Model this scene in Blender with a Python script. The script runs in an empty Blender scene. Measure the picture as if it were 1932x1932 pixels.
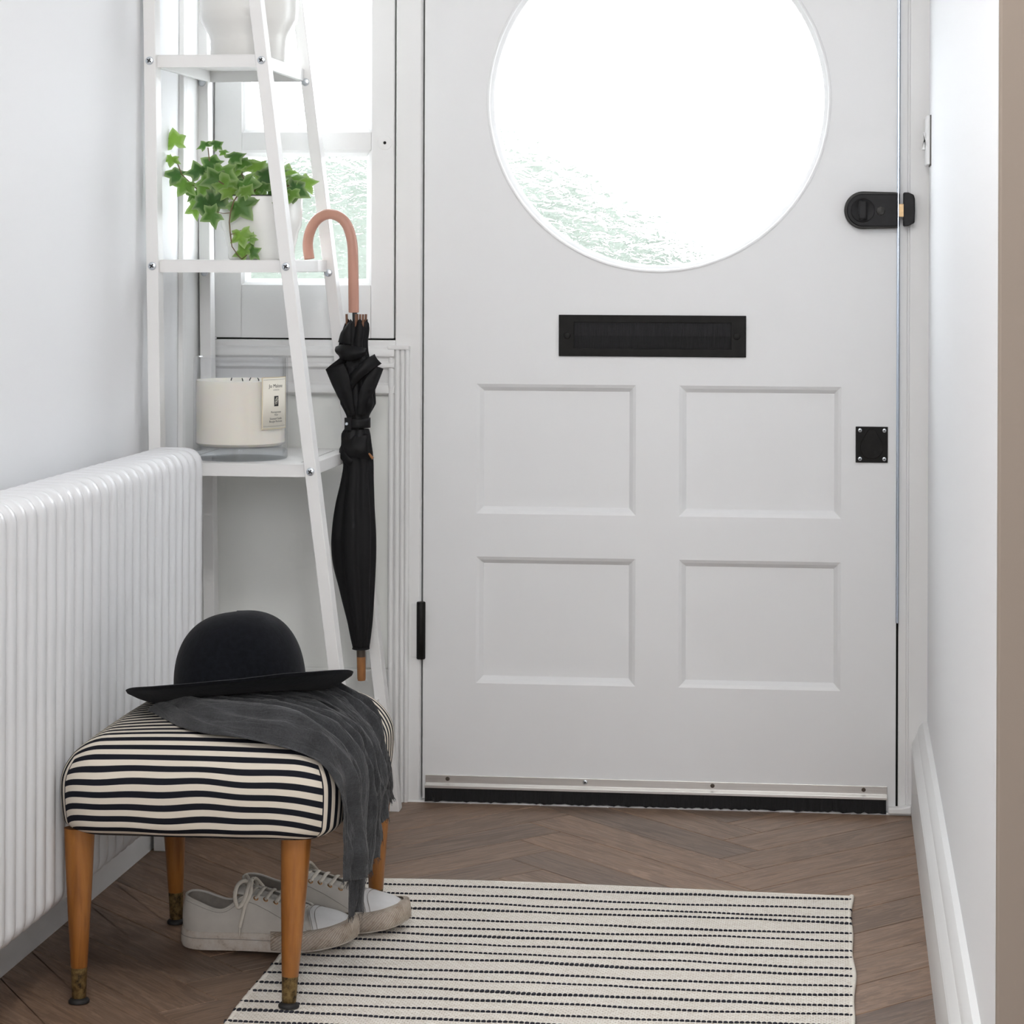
import bpy, bmesh, math, random
from mathutils import Vector, Matrix, noise
from math import sin, cos, pi, sqrt, radians, atan

random.seed(7)
scene = bpy.context.scene
col = scene.collection

# ------------------------------------------------------------------ camera
F_PX, PPX, PPY = 4500.0, 1125.0, 490.0
cd = bpy.data.cameras.new('camera')
cam = bpy.data.objects.new('camera', cd)
col.objects.link(cam)
cd.sensor_fit = 'HORIZONTAL'
cd.sensor_width = 36.0
cd.lens = 36.0 * F_PX / 1932.0
cd.shift_x = (966 - PPX) / 1932.0
cd.shift_y = -(966 - PPY) / 1932.0
cd.clip_start = 0.05
cam.matrix_world = (Matrix.Translation((0, -4.21, 0.97)) @ Matrix.Rotation(atan(470 / F_PX), 4, 'Z')
                    @ Matrix.Rotation(pi / 2, 4, 'X') @ Matrix.Rotation(0.0035, 4, 'Z'))
scene.camera = cam

# ------------------------------------------------------------------ world, lights, exposure
world = bpy.data.worlds.new('overcast_sky')
scene.world = world
world.use_nodes = True
bg = world.node_tree.nodes['Background']
bg.inputs['Color'].default_value = (0.92, 0.955, 1.0, 1)
bg.inputs['Strength'].default_value = 9.0


def area(name, loc, target, sx, sy, power, color):
    l = bpy.data.lights.new(name, 'AREA')
    l.shape = 'RECTANGLE'
    l.size, l.size_y = sx, sy
    l.energy = power
    l.color = color
    o = bpy.data.objects.new(name, l)
    o.location = loc
    o.rotation_euler = (Vector(target) - Vector(loc)).to_track_quat('-Z', 'Y').to_euler()
    col.objects.link(o)
    return o


area('rear_fill_light', (0.2, -6.1, 1.75), (-0.4, 0, 1.0), 1.7, 1.3, 48, (0.98, 0.985, 1.0))  # added fill lamp behind the viewer; the rear wall has no window


def point_fill(loc, power):
    l = bpy.data.lights.new('hall_fill_light', 'POINT')
    l.energy = power
    l.shadow_soft_size = 0.13
    l.color = (1.0, 0.985, 0.96)
    o = bpy.data.objects.new('hall_fill_light', l)
    o.location = loc
    col.objects.link(o)


point_fill((-0.30, -2.60, 2.05), 29.0)  # unseen point lamp added to brighten the hall; it has no fixture

scene.view_settings.view_transform = 'Standard'
scene.view_settings.look = 'None'
scene.view_settings.gamma = 1.0
scene.view_settings.use_curve_mapping = False
scene.view_settings.exposure = 0.19
scene.cycles.use_denoising = True
scene.cycles.use_adaptive_sampling = True
scene.cycles.adaptive_threshold = 0.08
scene.cycles.adaptive_min_samples = 20
scene.cycles.use_light_tree = False
scene.cycles.max_bounces = 6
scene.cycles.diffuse_bounces = 4
scene.cycles.glossy_bounces = 3
scene.cycles.transmission_bounces = 6
scene.cycles.transparent_max_bounces = 12
scene.cycles.sample_clamp_indirect = 40.0


# ------------------------------------------------------------------ materials
class NT:
    def __init__(self, name):
        self.m = bpy.data.materials.new(name)
        self.m.use_nodes = True
        self.t = self.m.node_tree
        self.b = self.t.nodes['Principled BSDF']
        self.out = self.t.nodes['Material Output']

    def n(self, typ, **kw):
        x = self.t.nodes.new(typ)
        for k, v in kw.items():
            if k in x.inputs:
                x.inputs[k].default_value = v
            else:
                setattr(x, k, v)
        return x

    def l(self, a, b):
        self.t.links.new(a, b)

    def ramp(self, fac, stops, interp='LINEAR'):
        r = self.n('ShaderNodeValToRGB')
        r.color_ramp.interpolation = interp
        e = r.color_ramp.elements
        while len(e) < len(stops):
            e.new(0.5)
        for el, (p, c) in zip(e, stops):
            el.position = p
            el.color = (*c, 1)
        self.l(fac, r.inputs['Fac'])
        return r.outputs['Color']

    def coords(self, kind='Object', scale=(1, 1, 1)):
        tc = self.n('ShaderNodeTexCoord')
        mp = self.n('ShaderNodeMapping')
        mp.inputs['Scale'].default_value = scale
        self.l(tc.outputs[kind], mp.inputs['Vector'])
        return mp.outputs['Vector']

    def bump(self, height, strength=0.2, distance=0.002):
        b = self.n('ShaderNodeBump')
        b.inputs['Strength'].default_value = strength
        b.inputs['Distance'].default_value = distance
        self.l(height, b.inputs['Height'])
        self.l(b.outputs['Normal'], self.b.inputs['Normal'])
        return b


def simple(name, color, rough=0.5, metal=0.0, var=0.0, scale=30, bump=0.0, bdist=0.001, vec=(1, 1, 1), sheen=0.0, coat=0.0, spec=0.5, detail=4):
    q = NT(name)
    b = q.b
    b.inputs['Base Color'].default_value = (*color, 1)
    b.inputs['Roughness'].default_value = rough
    b.inputs['Metallic'].default_value = metal
    b.inputs['Specular IOR Level'].default_value = spec
    if sheen:
        b.inputs['Sheen Weight'].default_value = sheen
        b.inputs['Sheen Roughness'].default_value = 0.5
    if coat:
        b.inputs['Coat Weight'].default_value = coat
        b.inputs['Coat Roughness'].default_value = 0.15
    if var or bump:
        v = q.coords('Object', vec)
        nz = q.n('ShaderNodeTexNoise', Scale=scale, Detail=float(detail), Roughness=0.6)
        q.l(v, nz.inputs['Vector'])
        if var:
            lo = tuple(c * (1 - var) for c in color)
            hi = tuple(min(1, c * (1 + var)) for c in color)
            q.l(q.ramp(nz.outputs['Fac'], [(0.3, lo), (0.7, hi)]), b.inputs['Base Color'])
        if bump:
            q.bump(nz.outputs['Fac'], bump, bdist)
    return q.m


M = {}
M['wall'] = simple('white_wall_paint', (0.90, 0.905, 0.92), 0.62, spec=0.3)
M['plain'] = simple('white_ceiling_paint', (0.84, 0.84, 0.84), 1.0, spec=0.0)
M['taupe'] = simple('taupe_wall_paint', (0.335, 0.283, 0.240), 0.8, spec=0.2)
M['door'] = simple('white_gloss_paint', (0.83, 0.835, 0.84), 0.42, bump=0.15, scale=6, bdist=0.0008, vec=(1, 1, 8), detail=2)
M['frame'] = simple('white_frame_paint', (0.84, 0.84, 0.835), 0.45)
M['panelgrey'] = simple('off_white_panel_paint', (0.90, 0.91, 0.88), 0.5, var=0.02, scale=4, detail=2)
M['rad'] = simple('white_radiator_enamel', (0.79, 0.80, 0.82), 0.28)
M['shelf'] = simple('white_powder_coat', (0.86, 0.855, 0.845), 0.4)
M['steel'] = simple('galvanised_screw', (0.62, 0.66, 0.70), 0.3, 1.0)
M['alu'] = simple('satin_aluminium', (0.72, 0.71, 0.69), 0.35, 0.9, var=0.08, scale=40, vec=(0.1, 1, 4))
M['black'] = simple('black_metal', (0.009, 0.0085, 0.008), 0.5, 0.0, var=0.3, scale=50, bump=0.1, bdist=0.0004, spec=0.2)
M['darkgap'] = simple('dark_joint', (0.012, 0.011, 0.010), 0.9)
M['latch'] = simple('black_latch_enamel', (0.013, 0.013, 0.0145), 0.45, var=0.15, scale=60, spec=0.25)
M['latchgrey'] = simple('grey_latch_body', (0.045, 0.044, 0.042), 0.45, spec=0.3)
M['brassplate'] = simple('worn_brass_plate', (0.62, 0.43, 0.24), 0.4, 0.55, var=0.1, scale=200)
M['bristle'] = simple('black_bristles', (0.010, 0.010, 0.011), 0.85, var=0.5, scale=260, vec=(4, 1, 0.15), bump=0.8, bdist=0.002)
M['bristle_lb'] = simple('charcoal_bristles', (0.014, 0.014, 0.016), 0.8, var=0.5, scale=260, vec=(4, 1, 0.15), bump=0.8, bdist=0.002)
M['strip'] = simple('chrome_weather_strip', (0.62, 0.70, 0.82), 0.18, 1.0)
M['plastic'] = simple('white_switch_plastic', (0.85, 0.85, 0.85), 0.3)
M['rubber'] = simple('black_rubber', (0.015, 0.014, 0.014), 0.6)
M['pot'] = simple('white_plant_pot', (0.84, 0.83, 0.80), 0.25, var=0.01, scale=8)
M['soil'] = simple('dark_potting_soil', (0.03, 0.022, 0.018), 0.95, var=0.5, scale=120, bump=1.0, bdist=0.005)
M['stem'] = simple('ivy_stem_brown', (0.16, 0.10, 0.05), 0.6, var=0.3, scale=90)
M['wick'] = simple('burnt_wick', (0.02, 0.02, 0.025), 0.9)
M['paper'] = simple('cream_label_paper', (0.84, 0.80, 0.70), 0.7)
M['gold'] = simple('cream_gold_edge', (0.72, 0.62, 0.42), 0.6)
M['ink'] = simple('black_ink', (0.02, 0.02, 0.022), 0.6)
M['inkgrey'] = simple('grey_ink', (0.16, 0.15, 0.14), 0.6)
M['felt'] = simple('black_wool_felt', (0.0060, 0.0068, 0.0095), 0.95, var=0.3, scale=160, bump=0.5, bdist=0.0008, sheen=0.05, spec=0.12)
M['umb'] = simple('black_umbrella_nylon', (0.0065, 0.0065, 0.0075), 0.6, bump=0.2, scale=160, bdist=0.0004, spec=0.25)
M['umbshaft'] = simple('black_umbrella_shaft', (0.02, 0.02, 0.022), 0.3)
M['handle'] = simple('pinkish_tan_handle', (0.53, 0.275, 0.205), 0.36, var=0.06, scale=40, vec=(1, 1, 0.3))
M['tipwood'] = simple('varnished_tip_wood', (0.30, 0.125, 0.038), 0.45, var=0.2, scale=80, vec=(1, 1, 0.15))
M['ribtip'] = simple('brown_rib_tip', (0.17, 0.075, 0.038), 0.4)
M['collar'] = simple('aged_dark_collar', (0.09, 0.07, 0.055), 0.45, 0.5)
M['shoe'] = simple('off_white_canvas', (0.585, 0.55, 0.50), 0.75, var=0.07, scale=25, bump=0.25, bdist=0.0006)
M['toecap'] = simple('white_toe_leather', (0.72, 0.71, 0.70), 0.55, var=0.06, scale=30, bump=0.15, bdist=0.0006)
M['lining'] = simple('grey_beige_lining', (0.36, 0.32, 0.28), 0.9, var=0.15, scale=60)
M['lace'] = simple('cream_cotton_lace', (0.66, 0.61, 0.53), 0.85, var=0.06, scale=200, bump=0.4, bdist=0.0004)
M['eyelet'] = simple('copper_eyelet', (0.55, 0.30, 0.14), 0.3, 1.0)
M['stitch'] = simple('grey_stitching', (0.33, 0.30, 0.27), 0.9)
M['navyyarn'] = simple('navy_black_yarn', (0.016, 0.017, 0.026), 0.9, var=0.4, scale=200, bump=0.5, bdist=0.0006)
M['rugbind'] = simple('cream_cotton_binding', (0.85, 0.80, 0.72), 0.9, var=0.08, scale=150, bump=0.6, bdist=0.001)
M['subfloor'] = simple('dark_subfloor', (0.035, 0.025, 0.02), 0.9)
M['paving'] = simple('pale_paving', (0.62, 0.61, 0.58), 0.9, var=0.1, scale=4)


def mk_wood_floor():
    q = NT('smoked_oak_plank')
    oi = q.n('ShaderNodeObjectInfo')
    tc = q.n('ShaderNodeTexCoord')
    mp = q.n('ShaderNodeMapping')
    mp.inputs['Scale'].default_value = (1.3, 11.0, 4.0)
    q.l(tc.outputs['Object'], mp.inputs['Vector'])
    mul = q.n('ShaderNodeMath', operation='MULTIPLY')
    mul.inputs[1].default_value = 37.0
    q.l(oi.outputs['Random'], mul.inputs[0])
    nz = q.n('ShaderNodeTexNoise', noise_dimensions='4D', Scale=2.6, Detail=6.0, Roughness=0.62, Distortion=1.6)
    q.l(mp.outputs['Vector'], nz.inputs['Vector'])
    q.l(mul.outputs[0], nz.inputs['W'])
    # cathedral rings
    wv = q.n('ShaderNodeMath', operation='MULTIPLY')
    wv.inputs[1].default_value = 42.0
    q.l(nz.outputs['Fac'], wv.inputs[0])
    sn = q.n('ShaderNodeMath', operation='SINE')
    q.l(wv.outputs[0], sn.inputs[0])
    mp2 = q.n('ShaderNodeMapping')
    mp2.inputs['Scale'].default_value = (6.0, 140.0, 10.0)
    q.l(tc.outputs['Object'], mp2.inputs['Vector'])
    fine = q.n('ShaderNodeTexNoise', noise_dimensions='4D', Scale=2.0, Detail=4.0, Roughness=0.7)
    q.l(mp2.outputs['Vector'], fine.inputs['Vector'])
    q.l(mul.outputs[0], fine.inputs['W'])
    c1 = q.ramp(nz.outputs['Fac'], [(0.25, (0.180, 0.116, 0.080)), (0.5, (0.250, 0.166, 0.116)), (0.75, (0.310, 0.212, 0.152))])
    mx = q.n('ShaderNodeMix', data_type='RGBA', blend_type='MULTIPLY')
    mx.inputs['Factor'].default_value = 0.55
    q.l(c1, mx.inputs['A'])
    q.l(q.ramp(sn.outputs[0], [(0.0, (0.62, 0.62, 0.64)), (0.5, (1, 1, 1)), (1.0, (1.06, 1.04, 1.0))]), mx.inputs['B'])
    mx2 = q.n('ShaderNodeMix', data_type='RGBA', blend_type='MULTIPLY')
    mx2.inputs['Factor'].default_value = 0.7
    q.l(mx.outputs['Result'], mx2.inputs['A'])
    q.l(q.ramp(fine.outputs['Fac'], [(0.32, (0.72, 0.70, 0.70)), (0.55, (1, 1, 1))]), mx2.inputs['B'])
    # per plank tone
    mx3 = q.n('ShaderNodeMix', data_type='RGBA', blend_type='MULTIPLY')
    mx3.inputs['Factor'].default_value = 1.0
    q.l(mx2.outputs['Result'], mx3.inputs['A'])
    q.l(q.ramp(oi.outputs['Random'], [(0.0, (0.80, 0.82, 0.86)), (0.4, (1.05, 1.03, 1.01)), (1.0, (1.25, 1.19, 1.13))]), mx3.inputs['B'])
    q.l(mx3.outputs['Result'], q.b.inputs['Base Color'])
    q.l(q.ramp(fine.outputs['Fac'], [(0.3, (0.52,) * 3), (0.7, (0.40,) * 3)]), q.b.inputs['Roughness'])
    q.bump(fine.outputs['Fac'], 0.15, 0.0006)
    return q.m


M['oak'] = mk_wood_floor()


def mk_leg_wood():
    q = NT('varnished_orange_beech')
    v = q.coords('Object', (1, 1, 0.12))
    nz = q.n('ShaderNodeTexNoise', Scale=55.0, Detail=5.0, Roughness=0.6, Distortion=1.0)
    q.l(v, nz.inputs['Vector'])
    q.l(q.ramp(nz.outputs['Fac'], [(0.25, (0.20, 0.070, 0.014)), (0.5, (0.33, 0.125, 0.026)), (0.8, (0.42, 0.175, 0.042))]), q.b.inputs['Base Color'])
    q.b.inputs['Roughness'].default_value = 0.36
    return q.m


M['legwood'] = mk_leg_wood()


def mk_aged_brass():
    q = NT('tarnished_brass')
    v = q.coords('Object')
    nz = q.n('ShaderNodeTexNoise', Scale=110.0, Detail=6.0, Roughness=0.7)
    q.l(v, nz.inputs['Vector'])
    q.l(q.ramp(nz.outputs['Fac'], [(0.35, (0.03, 0.022, 0.012)), (0.5, (0.20, 0.13, 0.05)), (0.7, (0.34, 0.24, 0.10))]), q.b.inputs['Base Color'])
    q.b.inputs['Metallic'].default_value = 0.6
    q.b.inputs['Roughness'].default_value = 0.5
    return q.m


M['agedbrass'] = mk_aged_brass()


def mk_stripes():
    q = NT('navy_cream_striped_cotton')
    tc = q.n('ShaderNodeTexCoord')
    sep = q.n('ShaderNodeSeparateXYZ')
    q.l(tc.outputs['UV'], sep.inputs[0])
    fr = q.n('ShaderNodeMath', operation='FRACT')
    q.l(sep.outputs['X'], fr.inputs[0])
    cr = q.ramp(fr.outputs[0], [(0.0, (0.72, 0.655, 0.56)), (0.035, (0.009, 0.010, 0.016)), (0.50, (0.009, 0.010, 0.016)), (0.535, (0.72, 0.655, 0.56))])
    q.l(cr, q.b.inputs['Base Color'])
    q.b.inputs['Roughness'].default_value = 0.85
    q.b.inputs['Specular IOR Level'].default_value = 0.2
    v = q.coords('Object')
    nz = q.n('ShaderNodeTexNoise', Scale=900.0, Detail=2.0)
    q.l(v, nz.inputs['Vector'])
    q.bump(nz.outputs['Fac'], 0.25, 0.0005)
    return q.m


M['stripe'] = mk_stripes()


def mk_scarf():
    q = NT('charcoal_crinkled_linen')
    v = q.coords('UV', (260, 160, 1))
    nz = q.n('ShaderNodeTexNoise', Scale=1.0, Detail=4.0, Roughness=0.7)
    q.l(v, nz.inputs['Vector'])
    v2 = q.coords('UV', (14, 5, 1))
    n2 = q.n('ShaderNodeTexNoise', Scale=1.0, Detail=4.0, Roughness=0.6)
    q.l(v2, n2.inputs['Vector'])
    mx = q.n('ShaderNodeMix', data_type='RGBA', blend_type='MULTIPLY')
    mx.inputs['Factor'].default_value = 0.7
    q.l(q.ramp(n2.outputs['Fac'], [(0.3, (0.040, 0.041, 0.043)), (0.7, (0.072, 0.074, 0.078))]), mx.inputs['A'])
    q.l(q.ramp(nz.outputs['Fac'], [(0.3, (0.55, 0.55, 0.57)), (0.7, (1.25, 1.25, 1.27))]), mx.inputs['B'])
    q.l(mx.outputs['Result'], q.b.inputs['Base Color'])
    q.b.inputs['Roughness'].default_value = 0.95
    q.b.inputs['Specular IOR Level'].default_value = 0.1
    q.b.inputs['Sheen Weight'].default_value = 0.25
    v3 = q.coords('UV', (9, 46, 1))
    n3 = q.n('ShaderNodeTexNoise', Scale=1.0, Detail=5.0, Roughness=0.62, Distortion=0.6)
    q.l(v3, n3.inputs['Vector'])
    b1 = q.bump(nz.outputs['Fac'], 0.5, 0.0008)
    b2 = q.n('ShaderNodeBump')
    b2.inputs['Strength'].default_value = 0.9
    b2.inputs['Distance'].default_value = 0.006
    q.l(n3.outputs['Fac'], b2.inputs['Height'])
    q.l(b2.outputs['Normal'], b1.inputs['Normal'])
    return q.m


M['scarf'] = mk_scarf()


def mk_rug():
    q = NT('cream_flatweave_cotton')
    tc = q.n('ShaderNodeTexCoord')
    br = q.n('ShaderNodeTexBrick', Scale=1.0)
    br.inputs['Brick Width'].default_value = 0.0068
    br.inputs['Row Height'].default_value = 0.0052
    br.inputs['Mortar Size'].default_value = 0.0009
    br.inputs['Mortar Smooth'].default_value = 1.0
    q.l(tc.outputs['Object'], br.inputs['Vector'])
    nz = q.n('ShaderNodeTexNoise', Scale=130.0, Detail=4.0, Roughness=0.7)
    q.l(tc.outputs['Object'], nz.inputs['Vector'])
    base = q.ramp(nz.outputs['Fac'], [(0.3, (0.80, 0.735, 0.655)), (0.55, (0.91, 0.865, 0.795)), (0.75, (0.94, 0.905, 0.85))])
    mx = q.n('ShaderNodeMix', data_type='RGBA', blend_type='MULTIPLY')
    q.l(br.outputs['Fac'], mx.inputs['Factor'])
    q.l(base, mx.inputs['A'])
    mx.inputs['B'].default_value = (0.86, 0.82, 0.77, 1)
    q.l(mx.outputs['Result'], q.b.inputs['Base Color'])
    q.b.inputs['Roughness'].default_value = 0.95
    q.b.inputs['Specular IOR Level'].default_value = 0.1
    inv = q.n('ShaderNodeMath', operation='SUBTRACT')
    inv.inputs[0].default_value = 1.0
    q.l(br.outputs['Fac'], inv.inputs[1])
    q.bump(inv.outputs[0], 0.7, 0.0016)
    return q.m


M['rug'] = mk_rug()


def mk_sole():
    q = NT('scuffed_rubber_sole')
    v = q.coords('Object')
    nz = q.n('ShaderNodeTexNoise', Scale=55.0, Detail=6.0, Roughness=0.7)
    q.l(v, nz.inputs['Vector'])
    q.l(q.ramp(nz.outputs['Fac'], [(0.28, (0.30, 0.22, 0.16)), (0.46, (0.58, 0.51, 0.44)), (0.7, (0.66, 0.62, 0.565))]), q.b.inputs['Base Color'])
    q.b.inputs['Roughness'].default_value = 0.7
    return q.m


M['sole'] = mk_sole()


def mk_bumper():
    q = NT('scuffed_textured_toe_rubber')
    v = q.coords('UV', (1, 1, 1))
    wv = q.n('ShaderNodeTexWave', wave_type='BANDS', bands_direction='DIAGONAL', Scale=14.0, Distortion=1.2)
    q.l(v, wv.inputs['Vector'])
    nz = q.n('ShaderNodeTexNoise', Scale=60.0, Detail=6.0, Roughness=0.7)
    q.l(q.coords('Object'), nz.inputs['Vector'])
    mx = q.n('ShaderNodeMix', data_type='RGBA', blend_type='MULTIPLY')
    mx.inputs['Factor'].default_value = 0.5
    q.l(q.ramp(nz.outputs['Fac'], [(0.3, (0.36, 0.27, 0.20)), (0.5, (0.56, 0.48, 0.40)), (0.7, (0.64, 0.57, 0.49))]), mx.inputs['A'])
    q.l(q.ramp(wv.outputs['Fac'], [(0.2, (0.55, 0.5, 0.46)), (0.6, (1, 1, 1))]), mx.inputs['B'])
    q.l(mx.outputs['Result'], q.b.inputs['Base Color'])
    q.b.inputs['Roughness'].default_value = 0.75
    q.bump(wv.outputs['Fac'], 0.6, 0.0012)
    return q.m


M['bumper'] = mk_bumper()


def mk_leaf():
    q = NT('ivy_leaf')
    oi = q.n('ShaderNodeObjectInfo')
    tc = q.n('ShaderNodeTexCoord')
    nz = q.n('ShaderNodeTexNoise', Scale=70.0, Detail=3.0)
    q.l(tc.outputs['Object'], nz.inputs['Vector'])
    base = q.ramp(oi.outputs['Random'], [(0.0, (0.045, 0.13, 0.025)), (0.5, (0.10, 0.24, 0.035)), (1.0, (0.22, 0.40, 0.05))])
    sep = q.n('ShaderNodeSeparateXYZ')
    q.l(tc.outputs['UV'], sep.inputs[0])
    mx = q.n('ShaderNodeMix', data_type='RGBA', blend_type='MIX')
    q.l(q.ramp(sep.outputs['X'], [(0.55, (0, 0, 0)), (1.0, (0.55, 0.55, 0.55))]), mx.inputs['Factor'])
    q.l(base, mx.inputs['A'])
    mx.inputs['B'].default_value = (0.50, 0.62, 0.30, 1)
    mx2 = q.n('ShaderNodeMix', data_type='RGBA', blend_type='MULTIPLY')
    mx2.inputs['Factor'].default_value = 0.5
    q.l(mx.outputs['Result'], mx2.inputs['A'])
    q.l(q.ramp(nz.outputs['Fac'], [(0.3, (0.7, 0.7, 0.7)), (0.6, (1.1, 1.1, 1.1))]), mx2.inputs['B'])
    q.l(mx2.outputs['Result'], q.b.inputs['Base Color'])
    q.b.inputs['Roughness'].default_value = 0.42
    tr = q.n('ShaderNodeBsdfTranslucent')
    q.l(mx2.outputs['Result'], tr.inputs['Color'])
    ms = q.n('ShaderNodeMixShader')
    ms.inputs[0].default_value = 0.4
    q.l(q.b.outputs[0], ms.inputs[1])
    q.l(tr.outputs[0], ms.inputs[2])
    q.l(ms.outputs[0], q.out.inputs['Surface'])
    return q.m


M['leaf'] = mk_leaf()


def mk_wax():
    q = NT('cream_candle_wax')
    q.b.inputs['Base Color'].default_value = (0.90, 0.85, 0.76, 1)
    q.b.inputs['Roughness'].default_value = 0.5
    q.b.inputs['Subsurface Weight'].default_value = 0.35
    q.b.inputs['Subsurface Radius'].default_value = (0.03, 0.02, 0.01)
    q.b.inputs['Subsurface Scale'].default_value = 0.4
    return q.m


M['wax'] = mk_wax()


def mk_clear_glass(name, tint, rough=0.02):
    q = NT(name)
    tr = q.n('ShaderNodeBsdfTransparent')
    tr.inputs['Color'].default_value = (*tint, 1)
    gl = q.n('ShaderNodeBsdfGlossy')
    gl.inputs['Roughness'].default_value = rough
    lw = q.n('ShaderNodeLayerWeight')
    pw = q.n('ShaderNodeMath', operation='POWER')
    pw.inputs[1].default_value = 4.0
    q.l(lw.outputs['Facing'], pw.inputs[0])
    ma = q.n('ShaderNodeMath', operation='MULTIPLY_ADD')
    ma.inputs[1].default_value = 0.6
    ma.inputs[2].default_value = 0.03
    q.l(pw.outputs[0], ma.inputs[0])
    ms = q.n('ShaderNodeMixShader')
    q.l(ma.outputs[0], ms.inputs[0])
    q.l(tr.outputs[0], ms.inputs[1])
    q.l(gl.outputs[0], ms.inputs[2])
    q.l(ms.outputs[0], q.out.inputs['Surface'])
    return q.m


M['jar'] = mk_clear_glass('clear_jar_glass', (0.985, 0.988, 0.993))
M['jarbase'] = mk_clear_glass('thick_jar_base_glass', (0.935, 0.95, 0.965))


def mk_obscure():
    """rippled cathedral glass: partly straight through, partly refracted by its rippled face"""
    q = NT('rippled_obscure_glass')
    v = q.coords('Object', (1.0, 1.0, 2.1))
    nz = q.n('ShaderNodeTexNoise', Scale=34.0, Detail=2.5, Roughness=0.5, Distortion=0.7)
    q.l(v, nz.inputs['Vector'])
    b = q.n('ShaderNodeBump')
    b.inputs['Strength'].default_value = 1.0
    b.inputs['Distance'].default_value = 0.0035
    q.l(nz.outputs['Fac'], b.inputs['Height'])
    rf = q.n('ShaderNodeBsdfRefraction', Roughness=0.02, IOR=1.48)
    rf.inputs['Color'].default_value = (0.985, 0.995, 0.995, 1)
    q.l(b.outputs['Normal'], rf.inputs['Normal'])
    tr = q.n('ShaderNodeBsdfTransparent')
    tr.inputs['Color'].default_value = (0.985, 0.995, 0.995, 1)
    ms = q.n('ShaderNodeMixShader')
    ms.inputs[0].default_value = 0.6
    q.l(tr.outputs[0], ms.inputs[1])
    q.l(rf.outputs[0], ms.inputs[2])
    gl = q.n('ShaderNodeBsdfGlossy', Roughness=0.05)
    q.l(b.outputs['Normal'], gl.inputs['Normal'])
    m2 = q.n('ShaderNodeMixShader')
    m2.inputs[0].default_value = 0.05
    q.l(ms.outputs[0], m2.inputs[1])
    q.l(gl.outputs[0], m2.inputs[2])
    q.l(m2.outputs[0], q.out.inputs['Surface'])
    return q.m


M['obscure'] = mk_obscure()


def mk_hedge():
    q = NT('hedge_foliage')
    nz = q.n('ShaderNodeTexNoise', Scale=16.0, Detail=6.0, Roughness=0.7)
    q.l(q.coords('Object'), nz.inputs['Vector'])
    q.l(q.ramp(nz.outputs['Fac'], [(0.3, (0.034, 0.046, 0.036)), (0.5, (0.074, 0.088, 0.071)), (0.75, (0.120, 0.132, 0.112))]), q.b.inputs['Base Color'])
    q.b.inputs['Roughness'].default_value = 0.8
    return q.m


M['hedge'] = mk_hedge()


# ------------------------------------------------------------------ mesh helpers
def wm(o):
    """world matrix of an object before the depsgraph has run"""
    b = Matrix.LocRotScale(o.location, o.rotation_euler, o.scale)
    return wm(o.parent) @ o.matrix_parent_inverse @ b if o.parent else b


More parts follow.
